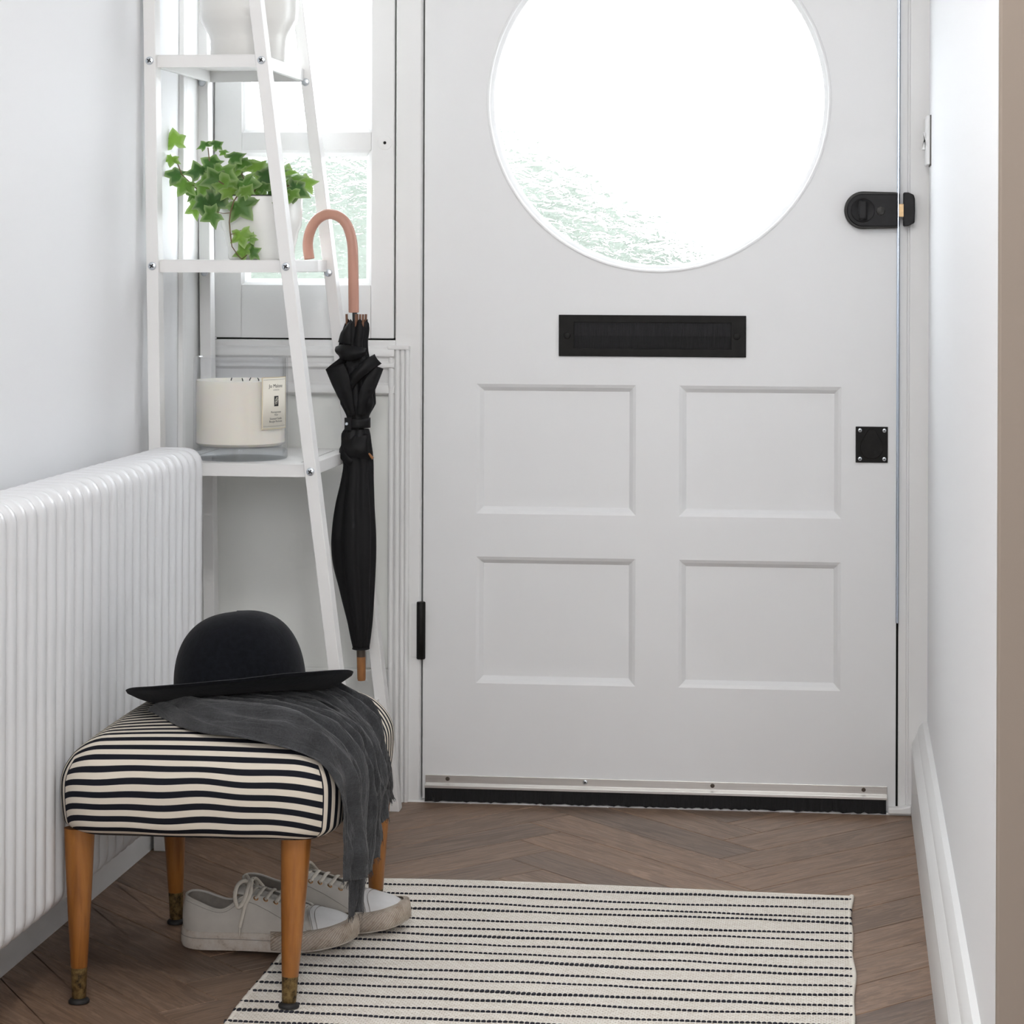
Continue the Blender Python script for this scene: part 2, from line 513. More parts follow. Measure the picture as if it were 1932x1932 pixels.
class MB:
    def __init__(self):
        self.v, self.f, self.uv = [], [], {}

    def box(self, x0, x1, y0, y1, z0, z1):
        i = len(self.v)
        self.v += [(x0, y0, z0), (x1, y0, z0), (x1, y1, z0), (x0, y1, z0), (x0, y0, z1), (x1, y0, z1), (x1, y1, z1), (x0, y1, z1)]
        self.f += [tuple(i + k for k in q) for q in ((3, 2, 1, 0), (4, 5, 6, 7), (0, 1, 5, 4), (1, 2, 6, 5), (2, 3, 7, 6), (3, 0, 4, 7))]
        return self

    def prism(self, poly, axis, a, b):
        """poly: list of 2d points; axis 'x','y','z' the extrusion axis"""
        i = len(self.v)
        n = len(poly)
        for t in (a, b):
            for p, q in poly:
                self.v.append({'x': (t, p, q), 'y': (p, t, q), 'z': (p, q, t)}[axis])
        self.f.append(tuple(range(i, i + n))[::-1])
        self.f.append(tuple(range(i + n, i + 2 * n)))
        for k in range(n):
            m = (k + 1) % n
            self.f.append((i + k, i + m, i + n + m, i + n + k))
        return self

    def lathe(self, prof, c=(0, 0, 0), seg=32, axis='z', cap=False):
        i = len(self.v)
        n = len(prof)
        for s in range(seg):
            a = 2 * pi * s / seg
            for r, h in prof:
                if axis == 'z':
                    p = (c[0] + r * cos(a), c[1] + r * sin(a), c[2] + h)
                elif axis == 'y':
                    p = (c[0] + r * cos(a), c[1] + h, c[2] + r * sin(a))
                else:
                    p = (c[0] + h, c[1] + r * cos(a), c[2] + r * sin(a))
                self.v.append(p)
        for s in range(seg):
            t = (s + 1) % seg
            for k in range(n - 1):
                self.f.append((i + s * n + k, i + t * n + k, i + t * n + k + 1, i + s * n + k + 1))
        if cap:
            self.f.append(tuple(i + s * n for s in range(seg))[::-1])
            self.f.append(tuple(i + s * n + n - 1 for s in range(seg)))
        return self

    def tube(self, path, rad, seg=8, closed=False, flat=None, up=None, caps=True, p=2.0):
        """sweep; rad scalar or list, or list of (ra, rb); flat = (ra, rb) ellipse"""
        P = [Vector(p) for p in path]
        n = len(P)
        i = len(self.v)
        T = []
        for k in range(n):
            a = P[k - 1] if (k > 0 or closed) else P[k]
            b = P[(k + 1) % n] if (k < n - 1 or closed) else P[k]
            T.append((b - a).normalized())
        N = Vector(up) if up else (Vector((0, 0, 1)) if abs(T[0].z) < 0.9 else Vector((1, 0, 0)))
        for k in range(n):
            if up:
                N = Vector(up)
            N = (N - T[k] * N.dot(T[k]))
            N = N.normalized() if N.length > 1e-6 else T[k].orthogonal().normalized()
            B = T[k].cross(N)
            r = rad[k] if isinstance(rad, (list, tuple)) else rad
            ra, rb = (r if isinstance(r, (list, tuple)) else (r, r))
            if flat:
                ra, rb = flat[0], flat[1]
            for s in range(seg):
                a = 2 * pi * s / seg
                ca, sa = cos(a), sin(a)
                if p != 2.0:
                    ca, sa = math.copysign(abs(ca) ** (2 / p), ca), math.copysign(abs(sa) ** (2 / p), sa)
                self.v.append(tuple(P[k] + N * (ra * ca) + B * (rb * sa)))
        for k in range(n if closed else n - 1):
            m = (k + 1) % n
            for s in range(seg):
                t = (s + 1) % seg
                self.f.append((i + k * seg + s, i + k * seg + t, i + m * seg + t, i + m * seg + s))
        if caps and not closed:
            self.f.append(tuple(i + s for s in range(seg))[::-1])
            self.f.append(tuple(i + (n - 1) * seg + s for s in range(seg)))
        return self

    def grid(self, fn, nu, nv, wrap_u=False, uv=False):
        i = len(self.v)
        for a in range(nu):
            for b in range(nv):
                p = fn(a / (nu if wrap_u else nu - 1), b / (nv - 1))
                self.v.append(tuple(p))
                if uv:
                    self.uv[len(self.v) - 1] = (a / (nu - 1), b / (nv - 1))
        for a in range(nu if wrap_u else nu - 1):
            c = (a + 1) % nu
            for b in range(nv - 1):
                self.f.append((i + a * nv + b, i + c * nv + b, i + c * nv + b + 1, i + a * nv + b + 1))
        return self

    def mesh(self, name, mat, smooth=None):
        me = bpy.data.meshes.new(name)
        me.from_pydata(self.v, [], self.f)
        if self.uv:
            u = me.uv_layers.new(name='UVMap')
            for lp in me.loops:
                u.data[lp.index].uv = self.uv.get(lp.vertex_index, (0, 0))
        me.materials.append(M[mat])
        bm = bmesh.new()
        bm.from_mesh(me)
        bmesh.ops.recalc_face_normals(bm, faces=bm.faces)
        bm.to_mesh(me)
        bm.free()
        if smooth is not None:
            me.polygons.foreach_set('use_smooth', [True] * len(me.polygons))
            if smooth < 179:
                me.set_sharp_from_angle(angle=radians(smooth))
        me.update()
        return me

    def obj(self, name, mat, parent=None, smooth=None, bevel=0, seg=2, sub=0, solid=0, local=False):
        o = bpy.data.objects.new(name, self.mesh(name, mat, smooth))
        col.objects.link(o)
        if parent:
            o.parent = parent
            o.matrix_parent_inverse = Matrix.Identity(4) if local else wm(parent).inverted()
        if solid:
            s = o.modifiers.new('thickness', 'SOLIDIFY')
            s.thickness = solid
            s.offset = 0
        if bevel:
            b = o.modifiers.new('bevel', 'BEVEL')
            b.width = bevel
            b.segments = seg
            b.limit_method = 'ANGLE'
            b.angle_limit = radians(35)
        if sub:
            s = o.modifiers.new('sub', 'SUBSURF')
            s.levels = s.render_levels = sub
        return o


def B(*a):
    return MB().box(*a)


def thing(name, label, cat, loc=(0, 0, 0), rotz=0, group=None):
    o = bpy.data.objects.new(name, None)
    o.empty_display_size = 0.05
    col.objects.link(o)
    o.location = loc
    o.rotation_euler = (0, 0, rotz)
    o['label'], o['category'] = label, cat
    if group:
        o['group'] = group
    return o


def struct(o, label):
    o['kind'] = 'structure'
    o['label'] = label
    return o


def linked(me, name, parent, loc=(0, 0, 0), rot=(0, 0, 0), scale=(1, 1, 1), local=False):
    o = bpy.data.objects.new(name, me)
    col.objects.link(o)
    o.parent = parent
    o.matrix_parent_inverse = Matrix.Identity(4) if local else wm(parent).inverted()
    o.location, o.rotation_euler, o.scale = loc, rot, scale
    return o


def lerp_table(xs, ys, x):
    """smooth (monotone-ish cubic) interpolation of a table"""
    n = len(xs)
    if x <= xs[0]:
        return ys[0]
    if x >= xs[-1]:
        return ys[-1]
    for i in range(n - 1):
        if x <= xs[i + 1]:
            h = xs[i + 1] - xs[i]
            t = (x - xs[i]) / h

            def sl(j):
                if j == 0:
                    return (ys[1] - ys[0]) / (xs[1] - xs[0])
                if j == n - 1:
                    return (ys[-1] - ys[-2]) / (xs[-1] - xs[-2])
                return (ys[j + 1] - ys[j - 1]) / (xs[j + 1] - xs[j - 1])
            m0, m1 = sl(i) * h, sl(i + 1) * h
            return ((2 * t ** 3 - 3 * t * t + 1) * ys[i] + (t ** 3 - 2 * t * t + t) * m0
                    + (-2 * t ** 3 + 3 * t * t) * ys[i + 1] + (t ** 3 - t * t) * m1)


def screw_mesh(r, h=0.003, mat='steel'):
    """pan-head screw along -y, its back on y=0"""
    mb = MB().lathe([(0.0, -h), (r * 0.6, -h), (r * 0.9, -h * 0.75), (r, -h * 0.2), (r, 0)], seg=14, axis='y')
    return mb.mesh('screw', mat, 40)


def recess_mesh(r):
    mb = MB()
    t = r * 0.16
    mb.box(-r * .55, r * .55, -0.0004, 0.0, -t, t).box(-t, t, -0.0004, 0.0, -r * .55, r * .55)
    return mb.mesh('screw_recess', 'ink')


# ================================================================== THE SETTING
XL, XR = -1.150, 0.145          # wall faces of the hall
CEIL = 2.50
YB = -6.2                       # back of the room behind the camera
XE = 3.1                        # far side of the room to the right

# ---- floor: sub-floor slab with herringbone planks
floor = struct(B(XL - .1, XE + .1, YB - .1, 0.09, -0.08, -0.0135).obj('floor', 'subfloor'), 'herringbone floor of smoked oak planks')
PW, PL = 0.0882, 0.4770
K = PW / sqrt(2)               # half step of the zigzag
G = PL / sqrt(2)


def clip(poly, x0, x1, y0, y1):
    def cut(p, inside, inter):
        out = []
        for i in range(len(p)):
            a, b = p[i - 1], p[i]
            if inside(b):
                if not inside(a):
                    out.append(inter(a, b))
                out.append(b)
            elif inside(a):
                out.append(inter(a, b))
        return out

    def ix(x):
        return lambda a, b: (x, a[1] + (b[1] - a[1]) * (x - a[0]) / (b[0] - a[0]))

    def iy(y):
        return lambda a, b: (a[0] + (b[0] - a[0]) * (y - a[1]) / (b[1] - a[1]), y)
    for ins, it in ((lambda p: p[0] >= x0, ix(x0)), (lambda p: p[0] <= x1, ix(x1)), (lambda p: p[1] >= y0, iy(y0)), (lambda p: p[1] <= y1, iy(y1))):
        poly = cut(poly, ins, it) if poly else poly
    return poly


def plank(corners, ang, lim=(XL, XR - .003, -2.15, 0.052)):
    p = clip(corners, *lim)
    if len(p) < 3:
        return
    ar = 0.5 * abs(sum(p[i - 1][0] * p[i][1] - p[i][0] * p[i - 1][1] for i in range(len(p))))
    if ar < 2e-4:
        return
    cx = sum(q[0] for q in corners) / 4
    cy = sum(q[1] for q in corners) / 4
    c, s = cos(-ang), sin(-ang)
    loc = [((x - cx) * c - (y - cy) * s, (x - cx) * s + (y - cy) * c) for x, y in p]
    gx = sum(q[0] for q in loc) / len(loc)
    gy = sum(q[1] for q in loc) / len(loc)

    def inset(d):
        out = []
        n = len(loc)
        for i in range(n):
            a, b, e = Vector(loc[i - 1]), Vector(loc[i]), Vector(loc[(i + 1) % n])
            d1, d2 = (b - a), (e - b)
            if d1.length < 1e-7 or d2.length < 1e-7:
                out.append(tuple(b))
                continue
            d1.normalize()
            d2.normalize()
            n1, n2 = Vector((-d1.y, d1.x)), Vector((-d2.y, d2.x))
            if n1.dot(Vector((gx, gy)) - b) < 0:
                n1.negate()
            if n2.dot(Vector((gx, gy)) - b) < 0:
                n2.negate()
            m = n1 + n2
            m = m / max(0.3, m.dot(n1)) if m.length > 1e-4 else n1
            out.append((b.x + m.x * d, b.y + m.y * d))
        return out
    mb = MB()
    n = len(loc)
    dz = random.uniform(-.0002, .0002)
    for d, z in ((0.0005, -0.0134), (0.0005, -0.0010 + dz), (0.0013, dz)):
        mb.v += [(x, y, z) for x, y in inset(d)]
    for r in range(2):
        for k in range(n):
            m = (k + 1) % n
            mb.f.append((r * n + k, r * n + m, (r + 1) * n + m, (r + 1) * n + k))
    mb.f.append(tuple(range(2 * n, 3 * n)))
    o = mb.obj('plank', 'oak', floor, local=True)
    o.location = (cx, cy, 0)
    o.rotation_euler = (0, 0, ang)


SX = -0.1380                    # lower left corner x of the right hand column
for k in range(-20, 9):
    y = -0.408 + k * 2 * K
    for colm in range(-4, 2):
        bx = SX + colm * G
        if colm % 2 == 0:       # planks running to the far right
            by = y
            c0 = (bx, by)
            c1 = (bx + G, by + G)
            c2 = (bx + G - K, by + G + K)
            c3 = (bx - K, by + K)
            plank([c0, c1, c2, c3], pi / 4)
        else:                   # planks running to the near right, ending on the column to their right
            rx = SX + (colm + 1) * G
            c0 = (rx - K, y + K)
            c1 = (rx, y + 2 * K)
            c2 = (rx - G, y + 2 * K + G)
            c3 = (rx - K - G, y + K + G)
            plank([c0, c1, c2, c3], -pi / 4)
o = B(XL, XE, YB, -2.1505, -0.0134, 0.0).obj('plank_field', 'oak', floor)
o = B(XR, XE, -2.15, -1.9, -0.0134, 0.0).obj('plank_field', 'oak', floor)

# ---- walls and ceiling
struct(B(XL - .12, XL, YB, 0.10, -0.0, CEIL).obj('wall_left', 'wall'), 'plain white painted wall behind the radiator')
struct(B(XR, XR + .13, -1.893, 0.10, 0.0, CEIL).obj('wall_right', 'wall', bevel=0.006, seg=3), 'white painted wall to the right of the door')
struct(B(XR + .0005, XE, -1.905, -1.893, 0.0, CEIL).obj('wall_near', 'taupe', bevel=0.003), 'taupe painted wall edge in the foreground')
struct(B(XL - .12, XE + .1, YB - .1, YB, 0.0, CEIL).obj('wall_rear', 'plain'), 'white wall behind the viewer')
wr = MB().box(XE, XE + .1, YB, -1.893, 0, CEIL)
struct(wr.obj('wall_side', 'plain'), 'white side wall of the room behind the viewer')
struct(B(XL - .12, XE + .1, YB - .1, 0.10, CEIL, CEIL + .1).obj('ceiling', 'plain'), 'plain white ceiling')

# ---- wall around door and side window (joinery), inner faces near y = 0
DX0, DX1, DZ1 = -0.7490, 0.0905, 1.985
SX0, SX1, SZ0, SZ1 = -1.1330, -0.8035, 0.8275, 1.985     # opening casement
wb = MB()
wb.box(XL, XR, 0.0, 0.10, 2.03, CEIL)
struct(wb.obj('wall_back', 'wall'), 'white wall above the front door')

# right jamb with its rebate
tr = MB()
tr.prism([(0.0945, 0.005), (0.0945, 0.10), (XR + .01, 0.10), (XR + .01, -0.006), (0.112, -0.006), (0.1115, -0.0015), (0.1085, -0.0015), (0.108, 0.002), (0.100, 0.004)], 'z', 0.0, 2.03)
t1 = struct(tr.obj('trim_1', 'frame', bevel=0.0012), 'white painted door jamb beside the latch')
# keeper of the night latch, on the jamb
kb = MB().prism([(0.1000, 1.0300), (0.1000, 1.0890), (0.1090, 1.0890), (0.1180, 1.0850), (0.1200, 1.0780), (0.1205, 1.0560), (0.1195, 1.0360), (0.1090, 1.0305)], 'y', -0.0280, 0.004)
keeper = kb.obj('latch_keeper', 'latch', t1, bevel=0.002)
keeper['label'] = 'black box keeper of the night latch'
B(0.0925, 0.1015, -0.0270, -0.0195, 1.0465, 1.0690).obj('strike_lip', 'brassplate', keeper, bevel=0.0006)
# head
struct(B(XL, XR, -0.004, 0.10, 1.990, 2.03).obj('trim_2', 'frame', bevel=0.002), 'white door head')
# mullion between side window and door
ml = MB()
ml.prism([(-0.8005, -0.002), (-0.8005, 0.1), (-0.7525, 0.1), (-0.7525, 0.002), (-0.7555, -0.003), (-0.7980, -0.003)], 'z', 0, 1.99)
struct(ml.obj('trim_3', 'frame', bevel=0.0015), 'white mullion post between side window and door')
# left frame post of the side window, returned on the left wall
lf = MB()
lf.prism([(XL, -0.175), (XL + .008, -0.172), (XL + .010, -0.160), (XL + .010, -0.040), (XL + .0145, -0.030), (XL + .0145, 0.10), (XL, 0.10)], 'z', 0.0, 2.03)
struct(lf.obj('trim_4', 'frame', bevel=0.0015), 'white frame board in the corner beside the side window')
# sill mouldings under the side window: a profile in (y, z), swept along x
sp = [(0.10, 0.8245), (-0.004, 0.8245), (-0.004, 0.8130), (-0.014, 0.8090), (-0.018, 0.8020), (-0.018, 0.7960), (-0.010, 0.7925), (-0.010, 0.7860), (-0.016, 0.7820), (-0.016, 0.7765), (-0.006, 0.7720),
      (-0.004, 0.7480), (-0.010, 0.7440), (-0.012, 0.7380), (-0.012, 0.7300), (-0.004, 0.7270), (0.0, 0.7255), (0.10, 0.7255)]
struct(MB().prism(sp, 'x', XL + .0145, -0.8000).obj('trim_5', 'frame', smooth=40, bevel=0.001), 'white moulded sill below the side window')
# panel below
pn = MB()
pn.box(XL + .0145, -0.8000, 0.012, 0.10, 0.0, 0.7255)
pan = struct(pn.obj('wall_panel', 'panelgrey'), 'off-white painted panel below the side window')
B(XL + .0145, -0.8000, 0.000, 0.012, 0.0, 0.235).obj('bottom_rail', 'panelgrey', pan, bevel=0.003)
B(-0.853, -0.8000, 0.001, 0.012, 0.235, 0.7255).obj('side_rail', 'panelgrey', pan, bevel=0.003)
# reeded upright moulding beside the panel (profile in x, y)
rp = [(-0.8120, 0.02), (-0.8120, -0.006)]
for cxr, rr in ((-0.8065, 0.0055), (-0.7955, 0.0050), (-0.7860, 0.0042), (-0.7780, 0.0036)):
    for a in range(0, 7):
        t = pi - pi * a / 6
        rp.append((cxr + rr * cos(t), -0.007 - rr * 1.25 * sin(t)))
rp += [(-0.7735, -0.004), (-0.7735, 0.02)]
struct(MB().prism(rp, 'z', 0.0, 0.8085).obj('trim_6', 'frame', smooth=50), 'white reeded upright moulding beside the door')
# mitred cap of that moulding
struct(MB().prism([(-0.8125, 0.808), (-0.7730, 0.808), (-0.7730, 0.815), (-0.8125, 0.815)], 'y', -0.016, 0.0).obj('trim_7', 'frame', bevel=0.002), 'white cap of the reeded moulding')

# ---- side window (casement)
win = struct(B(SX0 - .0015, SX1 + .0040, 0.020, 0.0225, SZ0 - .004, SZ1).obj('window_1', 'darkgap'), 'white casement side window with two rippled panes')
bm0 = win.data
# cut the centre of the dark joint plate so that the panes stay clear
win.data = MB().box(SX0 - .0004, SX0 + .02, .02, .0225, SZ0 - .004, SZ1).box(SX1 - .02, SX1 + .0040, .02, .0225, SZ0 - .004, SZ1).box(SX0 + .02, SX1 - .02, .02, .0225, SZ0 - .004, SZ0 + .02).mesh('window_1', 'darkgap')
PX0, PX1 = -1.0760, -0.8520
panes = ((0.9290, 1.1590), (1.2030, 1.5600), (1.6040, 1.9300))
sash = MB()
sash.box(SX0, PX0 - .006, -0.002, 0.045, SZ0, SZ1)
o = sash.obj('stile', 'frame', win, bevel=0.002)
B(PX1 + .006, SX1, -0.002, 0.045, SZ0, SZ1).obj('stile', 'frame', win, bevel=0.002)
zs = [SZ0] + [z for p in panes for z in p] + [SZ1]
for a, b in ((zs[0], zs[1]), (zs[2], zs[3]), (zs[4], zs[5]), (zs[6], zs[7])):
    B(PX0 - .006, PX1 + .006, -0.002, 0.045, a + (0 if a == zs[0] else .006), b - (0 if b == SZ1 else .006)).obj('rail', 'frame', win, bevel=0.0005)


def frame_bevel(x0, x1, z0, z1, w, yo, yi, e=0.0):
    """picture-frame chamfer: outer rectangle at depth yo, inner one (inset by w) at depth yi"""
    mb = MB()
    R = [(x0, z0), (x1, z0), (x1, z1), (x0, z1)]
    r = [(x0 + w, z0 + w), (x1 - w, z0 + w), (x1 - w, z1 - w), (x0 + w, z1 - w)]
    h = [(x0 + w * .45, z0 + w * .45), (x1 - w * .45, z0 + w * .45), (x1 - w * .45, z1 - w * .45), (x0 + w * .45, z1 - w * .45)]
    ym = yo + (yi - yo) * 0.30
    for ring, y in ((R, yo), (h, ym), (r, yi), (r, yi + .006), (R, yi + .006)):
        mb.v += [(x, y, z) for x, z in ring]
    for a in range(5):
        b = (a + 1) % 5
        for k in range(4):
            m = (k + 1) % 4
            mb.f.append((a * 4 + k, a * 4 + m, b * 4 + m, b * 4 + k))
    return mb


for z0, z1 in panes:
    frame_bevel(PX0 - .007, PX1 + .007, z0 - .007, z1 + .007, 0.012, -0.001, 0.016).obj('glazing_bead', 'frame', win)
    B(PX0 - .002, PX1 + .002, 0.020, 0.024, z0 - .002, z1 + .002).obj('pane', 'obscure', win)
# small worn hole of a removed catch
MB().lathe([(0, -.0005), (.0026, -.0005), (.003, .001)], (-0.8210, -0.0022, 1.1780), 12, 'y').obj('catch_hole', 'darkgap', win)
MB().lathe([(0.004, -.0004), (.0128, -.0004), (.0135, .0006)], (-0.8210, -0.0021, 1.1780), 24, 'y').obj('catch_patch', 'frame', win)

# ---- front door
CXc, CZc, CR = -0.3310, 1.2530, 0.2930
door = struct(B(DX0 - .0035, DX0 + .01, 0.022, 0.026, 0.004, DZ1).obj('door_1', 'darkgap'), 'white panelled front door with a large round window')
rows = ((0.5165, 0.7480), (0.2140, 0.4400))
cols = ((-0.6535, -0.3680), (-0.2915, -0.0060))
TD = 0.044
Y0 = 0.0
# upper part with the round opening
up = MB()
Nn = 128
zb, zt = rows[0][1], DZ1


def rect_hit(a):
    dx, dz = cos(a), sin(a)
    t = 1e9
    if dx > 1e-9:
        t = min(t, (DX1 - CXc) / dx)
    if dx < -1e-9:
        t = min(t, (DX0 - CXc) / dx)
    if dz > 1e-9:
        t = min(t, (zt - CZc) / dz)
    if dz < -1e-9:
        t = min(t, (zb - CZc) / dz)
    return CXc + dx * t, CZc + dz * t


angs = sorted([2 * pi * i / Nn for i in range(Nn)] + [math.atan2(z - CZc, x - CXc) % (2 * pi) for x in (DX0, DX1) for z in (zb, zt)])
nA = len(angs)
RO = CR + 0.012
for y in (Y0, TD):
    up.v += [(CXc + RO * cos(a), y, CZc + RO * sin(a)) for a in angs]
    up.v += [(*[rect_hit(a)[0]], y, rect_hit(a)[1]) for a in angs]
for k in range(nA):
    m = (k + 1) % nA
    up.f += [(k, m, nA + m, nA + k), (2 * nA + k, 2 * nA + m, 3 * nA + m, 3 * nA + k), (nA + k, nA + m, 3 * nA + m, 3 * nA + k), (k, m, 2 * nA + m, 2 * nA + k)]
up.obj('upper_panel', 'door', door)
# ring moulding
prof = [(RO + .0015, 0.002), (RO + .0015, -0.0006), (RO - .001, -0.0020), (RO - .0035, -0.0014), (RO - .0045, 0.0006), (RO - .0060, 0.0016), (CR + .0010, 0.0048), (CR, 0.0062), (CR, 0.0240), (RO, 0.0240)]
MB().lathe(prof, (CXc, 0, CZc), 128, 'y').obj('ring_moulding', 'door', door, smooth=35)
MB().lathe([(0, 0.0090), (CR + .004, 0.0090), (CR + .004, 0.0130), (0, 0.0130)], (CXc, 0, CZc), 96, 'y').obj('round_pane', 'obscure', door)
door_parts = [('stile', (DX0, cols[0][0], 0.006, zb)), ('stile', (cols[1][1], DX1, 0.006, zb)), ('muntin', (cols[0][1], cols[1][0], rows[1][0], rows[1][1])), ('muntin', (cols[0][1], cols[1][0], rows[0][0], zb)),
              ('rail', (cols[0][0], cols[1][1], rows[1][1], rows[0][0])), ('rail', (cols[0][0], cols[1][1], 0.006, rows[1][0]))]
for nm, (a, b, c, d) in door_parts:
    B(a, b, Y0, TD, c, d).obj(nm, 'door', door)
for (x0, x1) in cols:
    for (z0, z1) in rows:
        frame_bevel(x0, x1, z0, z1, 0.0125, 0.0, 0.0105).obj('panel_moulding', 'door', door)
        B(x0 + .004, x1 - .004, 0.0105, 0.034, z0 + .004, z1 - .004).obj('panel', 'door', door)
# weather strip along the closing edge
B(DX1 - .0010, DX1 + .0035, -0.0050, 0.010, 0.335, DZ1).obj('weather_strip', 'strip', door, bevel=0.0015)
B(DX1 + .0003, DX1 + .0040, 0.012, 0.022, 0.004, 1.99).obj('joint', 'darkgap', door)
# letter plate
lp = MB()
LX0, LX1, LZ0, LZ1 = -0.5060, -0.1735, 0.7985, 0.8720
IX0, IX1, IZ0, IZ1 = -0.4785, -0.2000, 0.8125, 0.8590
R0 = [(LX0, LZ0), (LX1, LZ0), (LX1, LZ1), (LX0, LZ1)]
R1 = [(IX0, IZ0), (IX1, IZ0), (IX1, IZ1), (IX0, IZ1)]
for ring, y in ((R0, 0.0), (R0, -0.0040), (R1, -0.0040), (R1, 0.0)):
    lp.v += [(x, y, z) for x, z in ring]
for a in range(4):
    b = (a + 1) % 4
    for k in range(4):
        m = (k + 1) % 4
        lp.f.append((a * 4 + k, a * 4 + m, b * 4 + m, b * 4 + k))
plate = lp.obj('letter_plate', 'black', door, bevel=0.0008)
plate['label'] = 'black letter plate with brush flap'
B(IX0, IX1, -0.0022, 0.0, 0.8352, IZ1).obj('upper_brush', 'bristle_lb', plate)
B(IX0, IX1, -0.0012, 0.0, IZ0, 0.8352).obj('lower_brush', 'bristle', plate)
scb = screw_mesh(0.0062, 0.002, 'black')
for x in (-0.4910, -0.1900):
    linked(scb, 'screw', plate, (x, -0.0040, 0.8355))
# night latch
lt = []
cxl, czl, rl = 0.0305, 1.0580, 0.0330
for a in range(0, 25):
    t = pi / 2 + pi * a / 24
    lt.append((cxl + rl * cos(t), czl + rl * sin(t)))
lt += [(0.0900, czl - 0.0315), (0.0900, czl + 0.0315)]
latch = MB().prism(lt, 'y', -0.020, 0.0).obj('night_latch', 'latchgrey', door, bevel=0.003, seg=3)
latch['label'] = 'black night latch with a round turn knob'
lt2 = []
for a in range(0, 25):
    t = pi / 2 + pi * a / 24
    lt2.append((cxl + .0285 * cos(t), czl + .0285 * sin(t)))
lt2 += [(0.0905, czl - 0.0285), (0.0905, czl + 0.0285)]
MB().prism(lt2, 'y', -0.0230, -0.019).obj('cover', 'latch', latch, bevel=0.002)
MB().lathe([(0.0212, -0.0231), (0.0212, -0.0245), (0.0200, -0.0250), (0.0190, -0.0246), (0.0, -0.0246)], (0.0300, 0, czl), 48, 'y').obj('turn_ring', 'latch', latch, smooth=30)
MB().prism([(0.0230, czl - .0165), (0.0370, czl - .0165), (0.0375, czl), (0.0370, czl + .0165), (0.0230, czl + .0165), (0.0215, czl)], 'y', -0.0340, -0.0246).obj('turn_knob', 'latch', latch, bevel=0.003, seg=3)
MB().lathe([(0.0, -.0252), (.0062, -.0252), (.0072, -.0246), (.0074, -.0230)], (0.0605, 0, czl - .001), 24, 'y').obj('snib_button', 'latchgrey', latch, smooth=40)
# escutcheon
esc = B(0.0190, 0.0750, -0.0030, 0.0, 0.6160, 0.6790).obj('lock_escutcheon', 'black', door, bevel=0.0006)
esc['label'] = 'small square black lock cover with four screws'
dp = []
for a in range(0, 25):
    t = radians(-200 + 220 * a / 24)
    dp.append((0.0470 + 0.0205 * cos(t), 0.6430 + 0.0205 * sin(t)))
dp += [(0.0525, 0.6745), (0.0415, 0.6745)]
MB().prism(dp, 'y', -0.0050, -0.003).obj('swing_cover', 'black', esc, bevel=0.001)
scs = screw_mesh(0.0036, 0.0015, 'steel')
rcs = recess_mesh(0.0036)
for x in (0.0265, 0.0690):
    for z in (0.6225, 0.6725):
        s_ = linked(scs, 'screw', esc, (x, -0.0030, z))
        linked(rcs, 'screw_recess', s_, (x, -0.0045, z), (0, 0.5, 0))
# hinge
hg = MB().lathe([(0, 0.0), (0.0070, 0.0), (0.0080, 0.0015), (0.0080, 0.1005), (0.0070, 0.1020), (0.0, 0.1020)], (-0.7515, -0.0060, 0.2560), 16, 'z').obj('hinge', 'black', door, smooth=40)
hg['label'] = 'black knuckle hinge at the bottom of the door'
B(-0.7690, -0.7530, -0.0042, -0.002, 0.2580, 0.3560).obj('hinge_leaf', 'frame', hg, bevel=0.001)
# brush strip along the bottom
bs = MB().prism([(-0.0030, 0.0490), (-0.0030, 0.0350), (-0.0110, 0.0320), (-0.0110, 0.0270), (0.0, 0.0270), (0.0, 0.0490)], 'x', -0.7430, 0.0760).obj('brush_strip', 'alu', door, bevel=0.0005)
bs['label'] = 'aluminium draught strip with black brush along the door bottom'
br = MB()
NB = 130
random.seed(3)
for i in range(NB + 1):
    x = -0.7430 + 0.8170 * i / NB
    zz = 0.0035 + random.uniform(-.0015, .0020)
    br.v += [(x, -0.0095, 0.0275), (x, -0.0105 + random.uniform(-.001, .001), zz), (x, -0.0035, zz), (x, -0.0035, 0.0275)]
for i in range(NB):
    for k in range(4):
        m = (k + 1) % 4
        br.f.append((i * 4 + k, i * 4 + m, (i + 1) * 4 + m, (i + 1) * 4 + k))
br.f += [(0, 1, 2, 3), (NB * 4 + 3, NB * 4 + 2, NB * 4 + 1, NB * 4)]
br.obj('bristles', 'bristle', bs)
scp = screw_mesh(0.0042, 0.0015, 'steel')
rcp = recess_mesh(0.0042)
scr = screw_mesh(0.0038, 0.0012, 'collar')
for x, m_ in ((-0.7030, scr), (-0.4560, scp), (-0.2300, scr), (0.0350, scr)):
    s_ = linked(m_, 'screw', bs, (x, -0.0030, 0.0425))
    if m_ is scp:
        linked(rcp, 'screw_recess', s_, (x, -0.0045, 0.0425), (0, 0.6, 0))
# threshold
struct(MB().box(-0.8120, 0.1180, -0.006, 0.09, -0.0125, 0.0030).obj('trim_8', 'frame', bevel=0.0015), 'worn white threshold board below the door')
struct(MB().prism([(0.0775, 0.003), (0.1180, 0.003), (0.1180, 0.020), (0.1020, 0.0150), (0.0930, 0.0145), (0.0775, 0.0150)], 'y', -0.0150, 0.004).obj('trim_9', 'frame', bevel=0.003), 'chipped white block at the foot of the right jamb')

